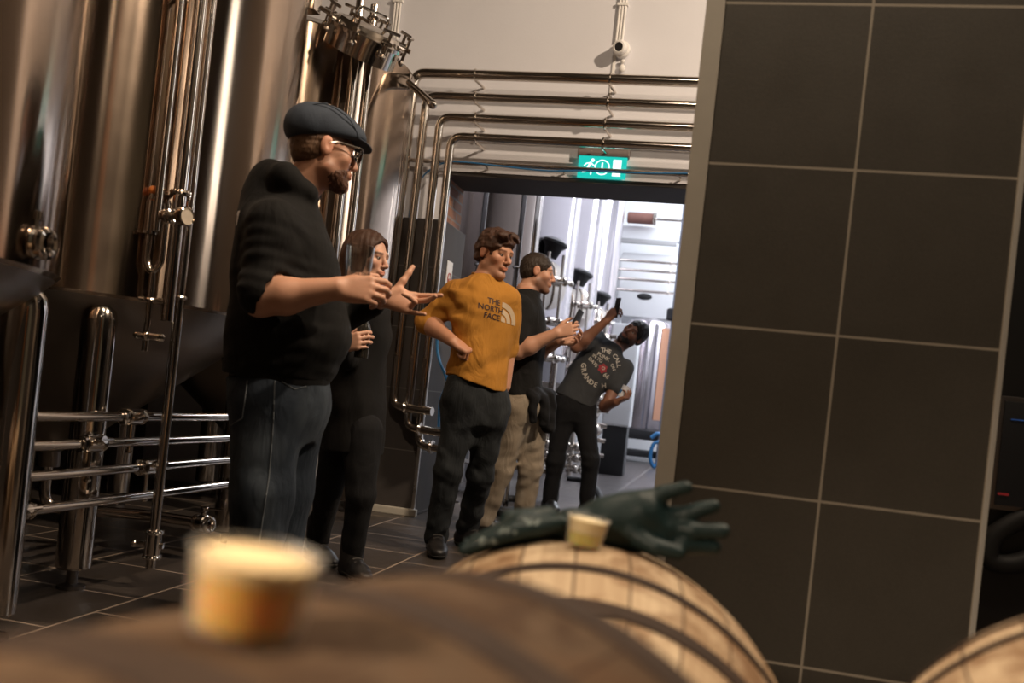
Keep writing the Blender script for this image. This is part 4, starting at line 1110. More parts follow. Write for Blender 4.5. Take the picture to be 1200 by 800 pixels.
    for hip, kn, an in (((314, 475, -.085), (308, 575, -.10), (289, 712, -.10)), ((343, 475, .09), (332, 572, .09), (318, 710, .12))):
        j += [cone(Q(*hip), Q(*kn), .122, .098, .04), cone(Q(*kn), Q(*an), .098, .082, .04)]
    j += [plane_cut((0, 0, .045), (0, 0, -1)), ripple(.004, 28, 14), ripple(.004, 45, 6, (.9, .9, 1.4), Q(308, 590, -.1), .2)]
    jo = sdf_object('jeans', j, .006, 'jeans1', me)
    bv = BVHTree.FromPolygons([v.co+wloc(jo) for v in jo.data.vertices], [tuple(p.vertices) for p in jo.data.polygons])
    b = MB()
    for line in (((322, 446), (320, 500), (315, 560), (306, 620), (294, 690)), ((290, 446), (287, 470), (284, 490), (268, 500)), ((330, 447), (345, 456), (362, 452))):
        pts = []
        for k in range(len(line)-1):
            for u in np.linspace(0, 1, 6, endpoint=False):
                x = line[k][0]*(1-u)+line[k+1][0]*u; y = line[k][1]*(1-u)+line[k+1][1]*u
                h, n, i, d = bv.ray_cast(Vector((0, 0, CAMH)), ray(x, y).normalized(), 9)
                if h is not None: pts.append(h+n*.001)
        if len(pts) > 3: b.tube(pts, .0022, 0, 6)
    b.build('seam', plain('jeans_seam', (.10, .115, .13), .8), jo)
    shoes(me, [(Q(289, 722, -.10), f), (Q(320, 718, .12), f)], 1.05)
    # tumbler in the right hand
    gc = P(421, 307, 3.15-.27+.055)
    return gc
gcap = man_cap()

# ================================================================== woman
def woman():
    D = 4.22; Q = S(D); me = person(D, 410, 664, 'woman with long brown hair in black tunic and leggings, partly hidden behind the capped man')
    r, f = ax_of(facing(-8)); HF = Frame(Q(431, 302), facing(-24, -4), (0, 0, 1), .96)
    body = [loft(secs(Q, [(414, 500, 0, .14, .10), (419, 440, 0, .11, .085), (425, 385, 0, .125, .09), (428, 352, 0, .12, .07), (430, 340, 0, .05, .05)], r, f)), cone(Q(430, 344), HF(0, -.015, -.05), .050, .047, .02)]
    sr, er, wr = Q(424, 360, -.155), Q(404, 418, -.17), Q(400, 404, -.33)
    sl, el, wl = Q(432, 360, .155), Q(420, 420, .2), Q(424, 430, .22)
    body += [cone(sr, er, .042, .036, .02), cone(er, wr, .036, .025, .02), cone(sl, el, .042, .036, .02), cone(el, wl, .036, .025, .02)]
    hf = (R0*.75-FW*.3+UZ*.25).normalized(); hn = (FW*.9+R0*.2)
    body += hand_prims(wr, hf, hn, 'R', GRIP, TH_GRIP, .92, .03)
    body += hand_prims(wl, (-UZ).normalized(), (-R0*.8), 'L', RELAX, TH_OPEN, .9)
    legs = (((424, 505, -.08), (423, 578, -.10), (412, 652, -.02)), ((402, 505, .08), (384, 578, .1), (371, 640, .22)))
    for hip, kn, an in legs: body += [cone(Q(*hip), Q(*kn), .07, .05, .03), cone(Q(*kn), Q(*an), .05, .035, .02)]
    body += head_prims(HF, .93)
    sdf_object('body', body, .0048, 'skin', me, colfn=skin_cols(HF, SKIN['pale'], 0, (.05, .025, .015)))
    eyes(HF, me, (.05, .04, .03), 0)
    hair = [ell(HF(0, -.018, .038), (.088, .108, .092), HF.axes, .02), cone(HF(0, -.06, -.02), HF(0, -.07, -.20), .075, .06, .04), cone(HF(-.055, -.02, .0), HF(-.06, -.03, -.22), .042, .035, .03), cone(HF(.062, -.012, .0), HF(.065, -.01, -.22), .036, .036, .03),
            ell(HF(.01, .132, -.038), (.074, .108, .132), HF.axes, .012, 's'), ripple(.0035, 110, 3, (1.5, 1.5, .15))]
    sdf_object('hair', hair, .0048, 'hair5', me)
    tun = [loft(secs(Q, [(413, 530, 0, .165, .135), (415, 500, 0, .165, .135), (418, 465, 0, .155, .125), (421, 432, 0, .14, .115), (426, 385, 0, .155, .125), (429, 358, 0, .15, .10), (430, 345, 0, .09, .07), (431, 336, 0, .055, .055)], r, f), .02), plane_cut(Q(413, 529), (0, 0, -1), .006)]
    tun += [cone(sr, er, .058, .05, .03), cone(er, wr+(er-wr)*.12, .05, .036, .03), cone(sl, el, .058, .05, .03), cone(el, wl+(el-wl)*.1, .05, .036, .03), ripple(.004, 35, 8)]
    sdf_object('tunic', tun, .0065, 'blacktunic', me)
    lg = []
    for hip, kn, an in legs: lg += [cone(Q(*hip), Q(*kn), .095, .064, .03), cone(Q(*kn), Q(*an), .064, .048, .02)]
    sdf_object('leggings', lg+[ripple(.0025, 50, 6), plane_cut((0, 0, .09), (0, 0, -1))], .006, 'blackpants', me)
    sp = [(Q(412, 656, -.02), R0*.55-FW*.8), (Q(371, 644, .22), R0*.6-FW*.7)]
    shoes(me, sp, .9)
    for hip, kn, an in legs:
        a = Q(*an); a = Vector((a.x, a.y, 0)); sdf_object('boot_shaft', [cone(a+UZ*.08, a+UZ*.19, .054, .056, .02)], .006, 'shoe', me)
    return wr+hf*.085+Vector(hn).normalized()*.045
gwoman = woman()

# ================================================================== man in ochre shirt
def man_ochre():
    D = 5.02; Q = S(D); me = person(D, 530, 650, 'man in ochre long-sleeved shirt and dark jeans with a hand on his hip')
    r, f = ax_of(facing(-60)); HF = Frame(Q(580, 298), facing(-42, -9), (.06, 0, 1), 1.04)
    body = [loft(secs(Q, [(557, 468, 0, .15, .10), (562, 430, 0, .14, .09), (566, 385, 0, .15, .10), (567, 350, 0, .16, .09), (568, 334, 0, .13, .07), (569, 322, 0, .06, .06)], r, f)), cone(Q(569, 328), HF(0, -.018, -.05), .062, .058, .03)]
    sr, er, wr = Q(534, 344, .03), Q(500, 377, .04), Q(531, 400, -.14)
    sl, el, wl = Q(596, 352, .02), Q(596, 408, .10), Q(592, 453, .07)
    body += [cone(sr, er, .052, .045, .03), cone(er, er+(wr-er)*.3, .046, .048, .02), cone(er+(wr-er)*.3, wr, .048, .031, .03), cone(sl, el, .052, .042, .03), cone(el, wl, .042, .03, .03)]
    body += hand_prims(wr, (R0*.8-UZ*.35-FW*.05).normalized(), (FW*.45-UZ*.8-R0*.3), 'R', [(72, 80, 35), (75, 82, 38), (78, 85, 40), (80, 86, 40)], [(.4, .6, .6), (.6, .2, .7), (.5, 0, .8)], 1.05, .0, 1.05)
    body += hand_prims(wl, (-UZ*.95-R0*.25).normalized(), (-R0*.8+FW*.4), 'L', RELAX, TH_OPEN, 1.0)
    legs = (((541, 478, -.02), (525, 552, -.06), (511, 630, .0)), ((575, 480, .04), (563, 556, .10), (548, 618, .30)))
    for hip, kn, an in legs: body += [cone(Q(*hip), Q(*kn), .08, .055, .03), cone(Q(*kn), Q(*an), .055, .04, .02)]
    body += head_prims(HF, 1.0, 1.02)
    sdf_object('body', body, .0045, 'skin', me, colfn=skin_cols(HF, SKIN['tan'], .35, (.10, .045, .022)))
    eyes(HF, me)
    hp = hair_prims(HF, .012, cutf=(0, .118, -.04), cutr=(.086, .092, .108), low=-.05, top=.008)
    hp += [ell(HF(.035, .075, .098), (.045, .035, .028), HF.axes, .02), ell(HF(-.03, .07, .10), (.045, .038, .026), HF.axes, .02), ripple(.005, 95, 21), ripple(.003, 190, 22)]
    sdf_object('hair', hp, .0042, 'hair2', me)
    sh = [loft(secs(Q, [(557, 466, 0, .176, .132), (561, 430, 0, .168, .122), (564, 400, 0, .166, .122), (567, 365, 0, .182, .125), (567, 345, 0, .175, .112), (568, 331, 0, .125, .085), (569, 322, 0, .072, .07)], r, f), .02)]
    sh += [cone(sr, er, .072, .062, .05), cone(er, er+(wr-er)*.12, .062, .056, .02), cone(sl, el, .07, .058, .05), cone(el, el+(wl-el)*.08, .058, .05, .02)]
    hem = Q(558, 449)
    sh += [plane_cut(hem, -(UP*.955+RT*.30), .005), ripple(.006, 24, 30), ripple(.009, 52, 31, (.6, .6, 1.5), Q(532, 356, -.08), .13), ripple(.009, 42, 32, (1.2, 1.2, 1.1), Q(552, 425, -.1), .16), ripple(.007, 48, 36, (1.4, 1.4, .6), Q(585, 420, -.1), .14), ripple(.005, 75, 33, (1, 1, 1), er+(sr-er)*.25, .1)]
    so = sdf_object('shirt', sh, .0055, 'ochre', me)
    b = MB(); 
    ctr = Q(569, 323); pts = [ctr+r*.074*math.cos(a)+f*.074*math.sin(a)+UZ*(.003-.03*max(0, math.sin(a))) for a in np.linspace(0, 2*math.pi, 25)]
    b.tube(pts, .005, 0, 8); b.build('collar', 'ochre', so)
    # print on the chest
    o = P(577.5, 362, D-.12); rt = -r; upv = (UZ*.995+RT*.0).normalized()
    rt = (rt+UZ*-.10).normalized()
    ink = plain('print_ink', (.045, .018, .012), .7); pale = plain('print_pale', (.55, .42, .28), .7)
    decal(so, [('THE', .008, .040, .030, 0), ('NORTH', -.008, .0, .030, 0), ('FACE', .002, -.040, .030, 0)], o, rt, upv, -f, ink, 'print_lettering', so)
    # quarter dome mark: three curved bands
    def dome(r0, r1):
        n = 12; vs = []; fs = []
        for i in range(n+1):
            a = math.pi/2*i/n; vs += [(r0*math.cos(a), r0*math.sin(a)), (r1*math.cos(a), r1*math.sin(a))]
        for i in range(n): fs.append((2*i, 2*i+1, 2*i+3, 2*i+2))
        return vs, fs
    dm = [(dome(.004, .030), .058, -.052, 1, 0), (dome(.040, .066), .058, -.052, 1, 0), (dome(.076, .104), .058, -.052, 1, 0)]
    decal(so, dm, o, rt, upv, -f, pale, 'print_mark', so)
    j = [loft(secs(Q, [(557, 496, 0, .115, .09), (557, 468, 0, .165, .122), (558, 440, 0, .155, .11)], r, f), .06)]
    for hip, kn, an in legs: j += [cone(Q(*hip), Q(*kn), .100, .070, .09), cone(Q(*kn), Q(*an), .072, .062, .03)]
    j += [plane_cut((0, 0, .05), (0, 0, -1)), ripple(.004, 40, 41)]
    for hip, kn, an in legs: j += [ripple(.0045, 60, 42, (.9, .9, 1.4), Q(*kn), .12), ripple(.006, 62, 43, (.8, .8, 1.5), Q(*an)+UZ*.06, .12)]
    jo = sdf_object('jeans', j, .0055, 'jeans2', me)
    shoes(me, [(Q(511, 634, .0), -FW*.9+R0*.15), (Q(548, 622, .30), -FW*.75+R0*.55)], 1.08)
man_ochre()

# ================================================================== man in black tee
def man_tee():
    D = 5.85; Q = S(D); me = person(D, 590, 630, 'man in black t-shirt and faded khaki jeans looking right, phone in hand')
    r, f = ax_of(facing(5)); HF = Frame(Q(630, 319), facing(3, -6), (.05, 0, 1), 1.0)
    body = [loft(secs(Q, [(611, 475, 0, .14, .11), (613, 430, 0, .13, .095), (616, 385, 0, .15, .105), (615, 356, 0, .15, .09), (617, 345, 0, .11, .07), (618, 336, 0, .06, .06)], r, f)), cone(Q(618, 340), HF(0, -.02, -.05), .064, .06, .03)]
    sr, er, wr = Q(608, 358, -.18), Q(607, 412, -.20), Q(652, 390, -.25)
    sl, el, wl = Q(622, 358, .18), Q(634, 412, .2), Q(656, 399, -.06)
    body += [cone(sr, er, .055, .048, .03), cone(er, er+(wr-er)*.3, .047, .05, .02), cone(er+(wr-er)*.3, wr, .05, .032, .03), cone(sl, el, .055, .045, .03), cone(el, wl, .045, .031, .03)]
    hf = (R0*.85+UZ*.35).normalized(); hn = (FW*.9)
    body += hand_prims(wr, hf, hn, 'R', [(30, 40, 25), (34, 42, 26), (38, 44, 28), (42, 46, 30)], [(.7, .5, .5), (.85, .25, .3), (.9, .1, .2)], 1.02, .02, 1.05)
    body += hand_prims(wl, (R0*.9+UZ*.1).normalized(), (-FW*.6+UZ*.5), 'L', GRIP, TH_GRIP, 1.0)
    legs = (((604, 482, -.06), (587, 550, -.06), (566, 612, -.04)), ((624, 482, .08), (622, 548, .06), (611, 612, .12)))
    for hip, kn, an in legs: body += [cone(Q(*hip), Q(*kn), .08, .055, .03), cone(Q(*kn), Q(*an), .055, .04, .02)]
    body += head_prims(HF, 1.02)
    sdf_object('body', body, .005, 'skin', me, colfn=skin_cols(HF, SKIN['fair'], .7, (.045, .022, .014)))
    eyes(HF, me)
    sdf_object('hair', hair_prims(HF, .0055, low=-.06, lowtilt=.1)+[ripple(.0015, 250, 51)], .0045, 'hair3', me)
    sh = [loft(secs(Q, [(611, 466, 0, .165, .128), (613, 430, 0, .16, .12), (616, 390, 0, .178, .128), (615, 364, 0, .178, .115), (616, 350, 0, .14, .095), (617.5, 341, 0, .085, .08)], r, f), .02), plane_cut(Q(611, 464), (0, 0, -1), .005)]
    sh += [cone(sr, sr+(er-sr)*.72, .078, .073, .04), cone(sl, sl+(el-sl)*.7, .078, .07, .04), plane_cut(sr+(er-sr)*9, (0, 0, -1)), ripple(.004, 32, 61)]
    so = sdf_object('shirt', sh, .006, 'blacktee', me)
    j = [loft(secs(Q, [(612, 492, 0, .125, .10), (612, 475, 0, .158, .128), (612, 458, 0, .15, .118)], r, f), .06)]
    for hip, kn, an in legs: j += [cone(Q(*hip), Q(*kn), .105, .076, .08), cone(Q(*kn), Q(*an), .078, .062, .03)]
    j += [plane_cut((0, 0, .06), (0, 0, -1)), ripple(.004, 40, 71)]
    for hip, kn, an in legs: j += [ripple(.005, 55, 72, (.9, .9, 1.4), Q(*kn), .14), ripple(.006, 60, 73, (.8, .8, 1.5), Q(*an)+UZ*.06, .12)]
    sdf_object('jeans', j, .006, 'khaki', me)
    sdf_object('tied_jacket', [cone(Q(622, 462, -.12), Q(640, 466, .02), .05, .06, .03), cone(Q(640, 466, .0), Q(643, 500, .0), .06, .045, .03), cone(Q(626, 466, -.15), Q(624, 492, -.16), .035, .025, .03), cone(Q(636, 466, -.08), Q(638, 496, -.09), .04, .03, .03), ripple(.006, 60, 75)], .007, 'blackpants', me)
    shoes(me, [(Q(566, 616, -.04), f), (Q(611, 617, .12), f)], 1.05)
    return wr+hf*.10+Vector(hn)*.03, hf
gph, hph = man_tee()

# ================================================================== leaning man
def man_lean():
    D = 7.5; Q = S(D); me = person(D, 664, 604, 'bearded man in charcoal printed t-shirt leaning sideways and raising a phone')
    tv = lambda a, b, c=0.: (RT*a+UP*b-FW*c)
    HF = Frame(Q(743, 391), tv(-.42, .30, .82), tuple(tv(.82, .57)), 1.02)
    u = tv(.6, .8).normalized(); rr = tv(-.8, .6).normalized(); ff = rr.cross(u)*-1
    ff = u.cross(rr)
    rh = tv(-.97, .12, .1).normalized()
    def rows(l): return [(Q(a, b), w, d, (rr*m+rh*(1-m)).normalized(), ff) for a, b, w, d, m in l]
    body = [loft(rows([(671, 474, .14, .10, .3), (682, 452, .13, .09, .8), (702, 425, .155, .10, 1), (714, 411, .13, .085, 1), (721, 404, .06, .06, 1)])), cone(Q(719, 409), HF(0, -.02, -.05), .062, .058, .03)]
    sr, er, wr = Q(699, 397, .0), Q(675, 406, -.24), Q(710, 376, -.32)
    sl, el, wl = Q(733, 431, .0), Q(709, 476, -.08), Q(722, 471, -.26)
    body += [cone(sr, er, .055, .046, .03), cone(er, er+(wr-er)*.3, .046, .048, .02), cone(er+(wr-er)*.3, wr, .048, .03, .03), cone(sl, el, .055, .044, .03), cone(el, wl, .044, .03, .03)]
    hf = tv(.62, .72, .1).normalized(); hn = tv(.55, -.45, -.7)
    body += hand_prims(wr, hf, hn, 'R', [(30, 44, 30), (34, 46, 30), (38, 46, 30), (42, 46, 30)], [(.5, .7, .4), (.8, .4, .3), (.9, .2, .2)], 1.02, .02)
    h2 = tv(.8, .35, .3).normalized(); n2 = tv(-.3, .8, -.3)
    body += hand_prims(wl, h2, n2, 'L', GRIP, TH_GRIP, 1.0, .03)
    legs = (((661, 480, .0), (651, 540, -.05), (642, 596, .02)), ((684, 482, .0), (692, 540, -.10), (686, 600, -.04)))
    for hip, kn, an in legs: body += [cone(Q(*hip), Q(*kn), .08, .055, .03), cone(Q(*kn), Q(*an), .055, .04, .02)]
    body += head_prims(HF, 1.02)
    sdf_object('body', body, .0055, 'skin', me, colfn=skin_cols(HF, SKIN['brown'], .8, (.012, .008, .007), (.012, .008, .007)))
    eyes(HF, me)
    sdf_object('hair', hair_prims(HF, .010, low=-.05, cutf=(0, .112, -.045), cutr=(.084, .088, .112))+[ripple(.002, 200, 81)], .005, 'hair4', me)
    hp = head_prims(HF, 1.02)
    sdf_object('beard', grow(hp[:6], .004)+[ell(HF(0, .055, -.098), (.08, .068, .052), HF.axes, .012, 'i'), ell(HF(0, .105, -.063), (.028, .03, .012), HF.axes, .006, 's'), ripple(.0015, 330, 3)], .0048, 'hair4', me, lo=HF(0, 0, 0)-.19, hi=HF(0, 0, 0)+.19)
    sh = [loft(rows([(672, 474, .17, .13, .45), (680, 456, .165, .122, .8), (702, 426, .178, .125, 1), (711, 414, .165, .11, 1), (717, 407, .105, .085, 1), (720, 403, .072, .07, 1)]), .02)]
    sh += [cone(sr, sr+(er-sr)*.55, .074, .07, .04), cone(sl, sl+(el-sl)*.52, .074, .07, .04), plane_cut(Q(674, 470), -(u*.6+UZ*.4), .006), ripple(.004, 32, 91)]
    so = sdf_object('shirt', sh, .0065, 'greytee', me)
    # arched lettering, print mark
    ink = plain('tee_print', (.50, .46, .40), .75); red = plain('tee_red', (.28, .02, .03), .7)
    o = P(706, 430, D-.14); rt = tv(.72, -.69).normalized(); up2 = tv(.69, .72).normalized()
    def arc(s, rad, ang0, step, h, sgn=1):
        out = []
        for i, ch in enumerate(s):
            a = ang0+step*i; out.append((ch, rad*math.sin(R(a)), sgn*rad*math.cos(R(a)), h, -a*sgn))
        return out
    lines = [arc('THE CALL', .135, -42, 12, .036)]+[[q] for q in (('PUNK', -.05, .066, .030, 14), ('ON', .062, .060, .026, -22), ('IN TO', -.075, .024, .025, 6), ('DAYS', -.08, -.022, .028, -4), ('66', .072, -.028, .036, 10))]+[arc('GRANDE', .15, -52, 15, .040, -1), arc('H', .15, 50, 15, .040, -1)]
    for tx in lines: decal(so, tx, o, rt, up2, -ff, ink, 'print_lettering', so)
    n = 20; disc = ([(0, 0)]+[(.036*math.cos(6.2832*i/n)*(1+.18*math.cos(6*6.2832*i/n)), .036*math.sin(6.2832*i/n)*(1+.18*math.cos(6*6.2832*i/n))) for i in range(n)], [(0, i+1, (i+1) % n+1) for i in range(n)])
    decal(so, [(disc, .01, -.005, 1, 0)], o, rt, up2, -ff, red, 'print_mark', so)
    decal(so, [('O', .012, -.002, .026, 0)], o, rt, up2, -ff, ink, 'print_emblem', so, .004)
    r0, f0 = ax_of(facing(-75))
    j = [loft(secs(Q, [(672, 492, 0, .13, .10), (672, 480, 0, .162, .122), (673, 464, 0, .155, .115)], r0, f0), .05)]
    for hip, kn, an in legs: j += [cone(Q(*hip), Q(*kn), .098, .068, .07), cone(Q(*kn), Q(*an), .07, .055, .03)]
    j += [plane_cut((0, 0, .06), (0, 0, -1)), ripple(.004, 40, 95)]
    for hip, kn, an in legs: j += [ripple(.004, 55, 96, (.9, .9, 1.4), Q(*kn), .14)]
    sdf_object('trousers', j, .0065, 'blackpants', me)
    shoes(me, [(Q(642, 600, .02), f0), (Q(686, 603, -.04), f0)], 1.05)
    return wr+hf*.12+Vector(hn)*.01, hf, Vector(hn), wl+h2*.085+n2.normalized()*.05
lph, lhf, lhn, lcup = man_lean()

# ------------------------------------------------------------------ things held
M['glass'] = clear_mat('clear_glass', (.93, .93, .92), .45)
M['plastic'] = glass_mat('clear_plastic', (.95, .93, .9), .08, 1.3)
t = thing('tumbler', 'empty clear tumbler in the hand of the man in the flat cap', 'glass', gcap)
Tg = Matrix.Translation(gcap)
MB().lathe([(0, -.05), (.036, -.05), (.039, -.046), (.0455, .05), (.0440, .051), (.0425, .05), (.0365, -.036), (0, -.034)], 48, Tg).build('vessel', 'glass', t)
b = MB()
for k in range(10):
    a = k*math.pi/5; b.ball(gcap+Vector((.0335*math.cos(a), .0335*math.sin(a), -.040)), .0075, 10)
b.build('base_facets', 'glass', t)
gw = gwoman+UZ*.03
t = thing('beer_bottle', 'dark glass bottle in the hand of the woman', 'bottle', gw)
Tg = Matrix.Translation(gw)
MB().lathe([(0, -.1), (.028, -.1), (.030, -.095), (.030, .02), (.026, .035), (.014, .06), (.0125, .095), (.0145, .097), (.0145, .105), (.0, .105)], 28, Tg).build('vessel', plain('dark_bottle_glass', (.02, .018, .015), .08, spec=.8), t)
def phone(name, label, c, up, n, col='black', s=1.):
    up = Vector(up).normalized(); n = Vector(n); n = (n-up*n.dot(up)).normalized(); x = up.cross(n)
    mat = Matrix((x, n, up)).transposed().to_4x4(); mat.translation = c
    t = thing(name, label, 'phone', c)
    MB().box((-.037*s, -.0042, -.075*s), (.037*s, .0042, .075*s), .004, mat).build('case', 'black', t)
    MB().box((-.033*s, .0042, -.068*s), (.033*s, .0048, .068*s), .0002, mat).build('screen', emit('phone_screen', (.04, .045, .05), .15), t)
    b = MB(); b.cyl(mat @ Vector((-.022*s, -.0042, .055*s)), mat @ Vector((-.022*s, -.0062, .055*s)), .008*s, seg=16); b.cyl(mat @ Vector((-.022*s, -.0042, .035*s)), mat @ Vector((-.022*s, -.0062, .035*s)), .008*s, seg=16)
    b.build('camera_lens', 'darksteel', t)
    return t
phone('phone', 'black phone held upright by the man in the black t-shirt', gph+UZ*.045+R0*.02, (UZ+R0*.35), (-R0+FW*.5-UZ*.1))
phone('phone', 'black phone raised high by the leaning man', lph+UP*.015, (UP*.9+RT*.2), (FW*-.25+RT*.6-UP*.3) if False else (RT*.75+FW*.3-UP*.2), s=1.05)
t = thing('plastic_cup', 'small clear cup held low by the leaning man', 'cup', lcup)
a = (UP*.75+RT*.5).normalized(); q = a.to_track_quat('Z', 'Y').to_matrix().to_4x4(); q.translation = lcup
MB().lathe([(0, -.045), (.027, -.045), (.036, .05), (.0345, .05), (.026, -.042), (0, -.042)], 32, q).build('vessel', plain('frosted_cup', (.62, .62, .65), .25), t)
b = MB(); b.lathe([(.0292, -.02), (.0318, .008), (.0322, .008), (.0296, -.02)], 24, q, 0, 2.5); b.build('label', 'blue', t)
# ------------------------------------------------------------------ foreground barrels
def wood_mat(name, dark=False):
    m, t, b = nt(name)
    tc = t.nodes.new('ShaderNodeTexCoord'); s = t.nodes.new('ShaderNodeSeparateXYZ'); L(t, tc.outputs['Object'], s.inputs[0])
    ang = math_node(t, 'ARCTAN2', s.outputs[0], s.outputs[2])
    u = math_node(t, 'MULTIPLY', math_node(t, 'ADD', ang, 3.1416), 28/6.28318)
    wob = math_node(t, 'ADD', u, .17)
    idx = math_node(t, 'FLOOR', wob); fr = math_node(t, 'FRACT', wob)
    wn = t.nodes.new('ShaderNodeTexWhiteNoise'); wn.noise_dimensions = '1D'; L(t, idx, wn.inputs['W'])
    cb = t.nodes.new('ShaderNodeCombineXYZ'); L(t, math_node(t, 'MULTIPLY', ang, 6.), cb.inputs[0]); L(t, math_node(t, 'MULTIPLY', s.outputs[1], .55), cb.inputs[1]); L(t, math_node(t, 'MULTIPLY', idx, 3.7), cb.inputs[2])
    grain = noise(t, cb.outputs[0], 7, 6, .6, .6)
    big = noise(t, tc.outputs['Object'], 8.5, 5, .65, .5)
    c = mixcol(t, wn.outputs[0], (.46, .335, .205), (.68, .55, .38))
    c = mixcol(t, math_node(t, 'MULTIPLY', grain, .75), c, (.20, .105, .048))
    stain = ramp(t, big, [(.47, (0, 0, 0)), (.60, (1, 1, 1))])
    c = mixcol(t, math_node(t, 'MULTIPLY', stain, .8), c, (.17, .085, .038))
    if dark: c = mixcol(t, ramp(t, big, [(.42, (.97, .97, .97)), (.66, (.72, .72, .72))]), c, (.045, .023, .012))
    edge = math_node(t, 'LESS_THAN', math_node(t, 'MINIMUM', fr, math_node(t, 'SUBTRACT', 1., fr)), .022)
    c = mixcol(t, math_node(t, 'MULTIPLY', edge, .85), c, (.035, .018, .01))
    L(t, c, b.inputs['Base Color']); b.inputs['Roughness'].default_value = .8; b.inputs['Specular IOR Level'].default_value = .15
    bump(t, b, math_node(t, 'SUBTRACT', math_node(t, 'MULTIPLY', grain, .4), edge), .4, .004)
    return m
M['oak'] = wood_mat('oak_staves'); M['oakold'] = wood_mat('old_brown_staves', True)
M['oakhead'] = plain('oak_head', (.40, .26, .14), .65, var=.25, scale=8, stretch=(6, 1, 1))
M['hoop'] = plain('rusty_hoop_iron', (.034, .020, .013), .75, metal=0., var=.5, scale=30, bmp=.3, spec=.25)
class Cask:
    def __init__(s, c, yaw, pit, RB, RC, LB, pw=1.9, roll=0):
        s.c, s.yaw, s.pit, s.RB, s.RC, s.LB, s.pw, s.roll = Vector(c), yaw, pit, RB, RC, LB, pw, roll
        s.mat = Matrix.Translation(s.c) @ Matrix.Rotation(yaw, 4, 'Z') @ Matrix.Rotation(pit, 4, 'X') @ Matrix.Rotation(-math.pi/2, 4, 'X')
    def r(s, y): return s.RB-(s.RB-s.RC)*min(1, abs(y/s.LB))**s.pw
def barrel(label, K, wood, hoops):
    t = thing('oak_barrel', label, 'barrel', (K.c.x, K.c.y, 0), 'oak barrels in the foreground')
    LB, RC, mat = K.LB, K.RC, K.mat
    ys = [LB*(-1+2*i/28) for i in range(29)]
    pr = [(RC-.03, -LB+.05), (RC-.026, -LB)]+[(K.r(y), y) for y in ys]+[(RC-.026, LB), (RC-.03, LB-.05)]
    o = MB(); o.lathe(pr, 112)
    # built in its own axes so that the stave pattern follows the barrel
    me = o.build('staves', wood, None); me.data.transform(Matrix.Rotation(-math.pi/2, 4, 'X')); me.parent = t
    me.matrix_local = Matrix.Translation((0, 0, K.c.z)) @ Matrix.Rotation(K.yaw, 4, 'Z') @ Matrix.Rotation(K.pit, 4, 'X') @ Matrix.Rotation(K.roll, 4, 'Y')
    for y in (-LB+.055, LB-.055):
        MB().lathe([(0, y-.008), (RC-.028, y-.008), (RC-.028, y+.008), (0, y+.008)], 64, mat).build('head', 'oakhead', t)
    for y, w in hoops:
        h = w/2; e = .0035; p = [(K.r(y-h)+.0006, y-h), (K.r(y-h)+e, y-h+.001), (K.r(y)+e, y), (K.r(y+h)+e, y+h-.001), (K.r(y+h)+.0006, y+h)]
        hp = MB().lathe(p, 112, mat).build('hoop', 'hoop', t)
        for k in (-1, 1):
            b = MB(); a = 1.9; b.ball(mat @ Vector(((K.r(y)+.003)*math.cos(a+.05*k), (K.r(y)+.003)*math.sin(a+.05*k), y)), .005, 10); b.build('rivet', 'hoop', hp)
    # chocks under the barrel
    for y in (-.25, .25):
        for q in (-1, 1):
            ctr = mat @ Vector((q*.15, .0, y)); z = ctr.z-math.sqrt(K.r(y)**2-.15**2)
            w = MB(); w.box((-.05, -.05, 0), (.05, .05, z+.012), .004, Matrix.Translation((ctr.x, ctr.y, 0)) @ Matrix.Rotation(K.yaw, 4, 'Z')); w.build('chock', 'oakhead', t)
    return t
KN = Cask((-.25, .252, .449), -.272, .079, .300, .263, .455, 1.8)
KF = Cask((-.162, 1.338, .346), .132, -.004, .335, .245, .423, 1.9)
KR = Cask((.516, 1.081, .395), -.2, 0, .335, .245, .423, 2., .2)
barrel('brown oak barrel closest to the camera, carrying the amber beer', KN, 'oakold', ((.425, .036), (.29, .034), (.12, .036), (-.12, .036), (-.29, .034), (-.425, .036)))
barrel('pale oak barrel carrying the green glove and the pale beer', KF, 'oak', ((.375, .03), (.26, .03), (.135, .022), (-.145, .022), (-.26, .03), (-.375, .03)))
barrel('pale oak barrel at the lower right corner before the tiled pillar', KR, 'oak', ((.375, .03), (.25, .03), (.085, .009), (-.012, .016), (-.25, .03), (-.375, .03)))
m1, m2 = KN, KF
def barrel_top(px, py, K, z0):
    """where the sight line meets the upper side of a barrel"""
    inv = K.mat.inverted(); o = inv @ Vector((0, 0, CAMH)); d = inv.to_3x3() @ ray(px, py)
    s = 0.02
    while s < 3:
        p = o+d*s
        if abs(p.z) <= K.LB and math.hypot(p.x, p.y) < K.r(p.z)+.0005: return Vector((0, 0, CAMH))+ray(px, py)*s
        s += .0005
    return None
# ------------------------------------------------------------------ cups of beer
def beer_mat(name, lo, hi, z0, z1):
    m, t, b = nt(name)
    b.inputs['Base Color'].default_value = (*hi, 1); b.inputs['Roughness'].default_value = .15
    n = noise(t, coords(t), 30, 3); L(t, mixcol(t, n, lo, hi), b.inputs['Base Color'])
    b.inputs['Subsurface Weight'].default_value = .9; b.inputs['Subsurface Radius'].default_value = (.05, .016, .003); b.inputs['Subsurface Scale'].default_value = 1.
    return m
M['beer'] = beer_mat('hazy_beer', (.93, .37, .008), (.98, .47, .016), 0, 1)
M['beer2'] = beer_mat('pale_hazy_beer', (.85, .55, .12), (.92, .68, .22), 0, 1)
M['foam'] = plain('beer_foam', (.80, .62, .36), .8, var=.08, scale=120, bmp=.3, bs=300, spec=.0)
M['foam'].node_tree.nodes['Principled BSDF'].inputs['Subsurface Weight'].default_value = .0
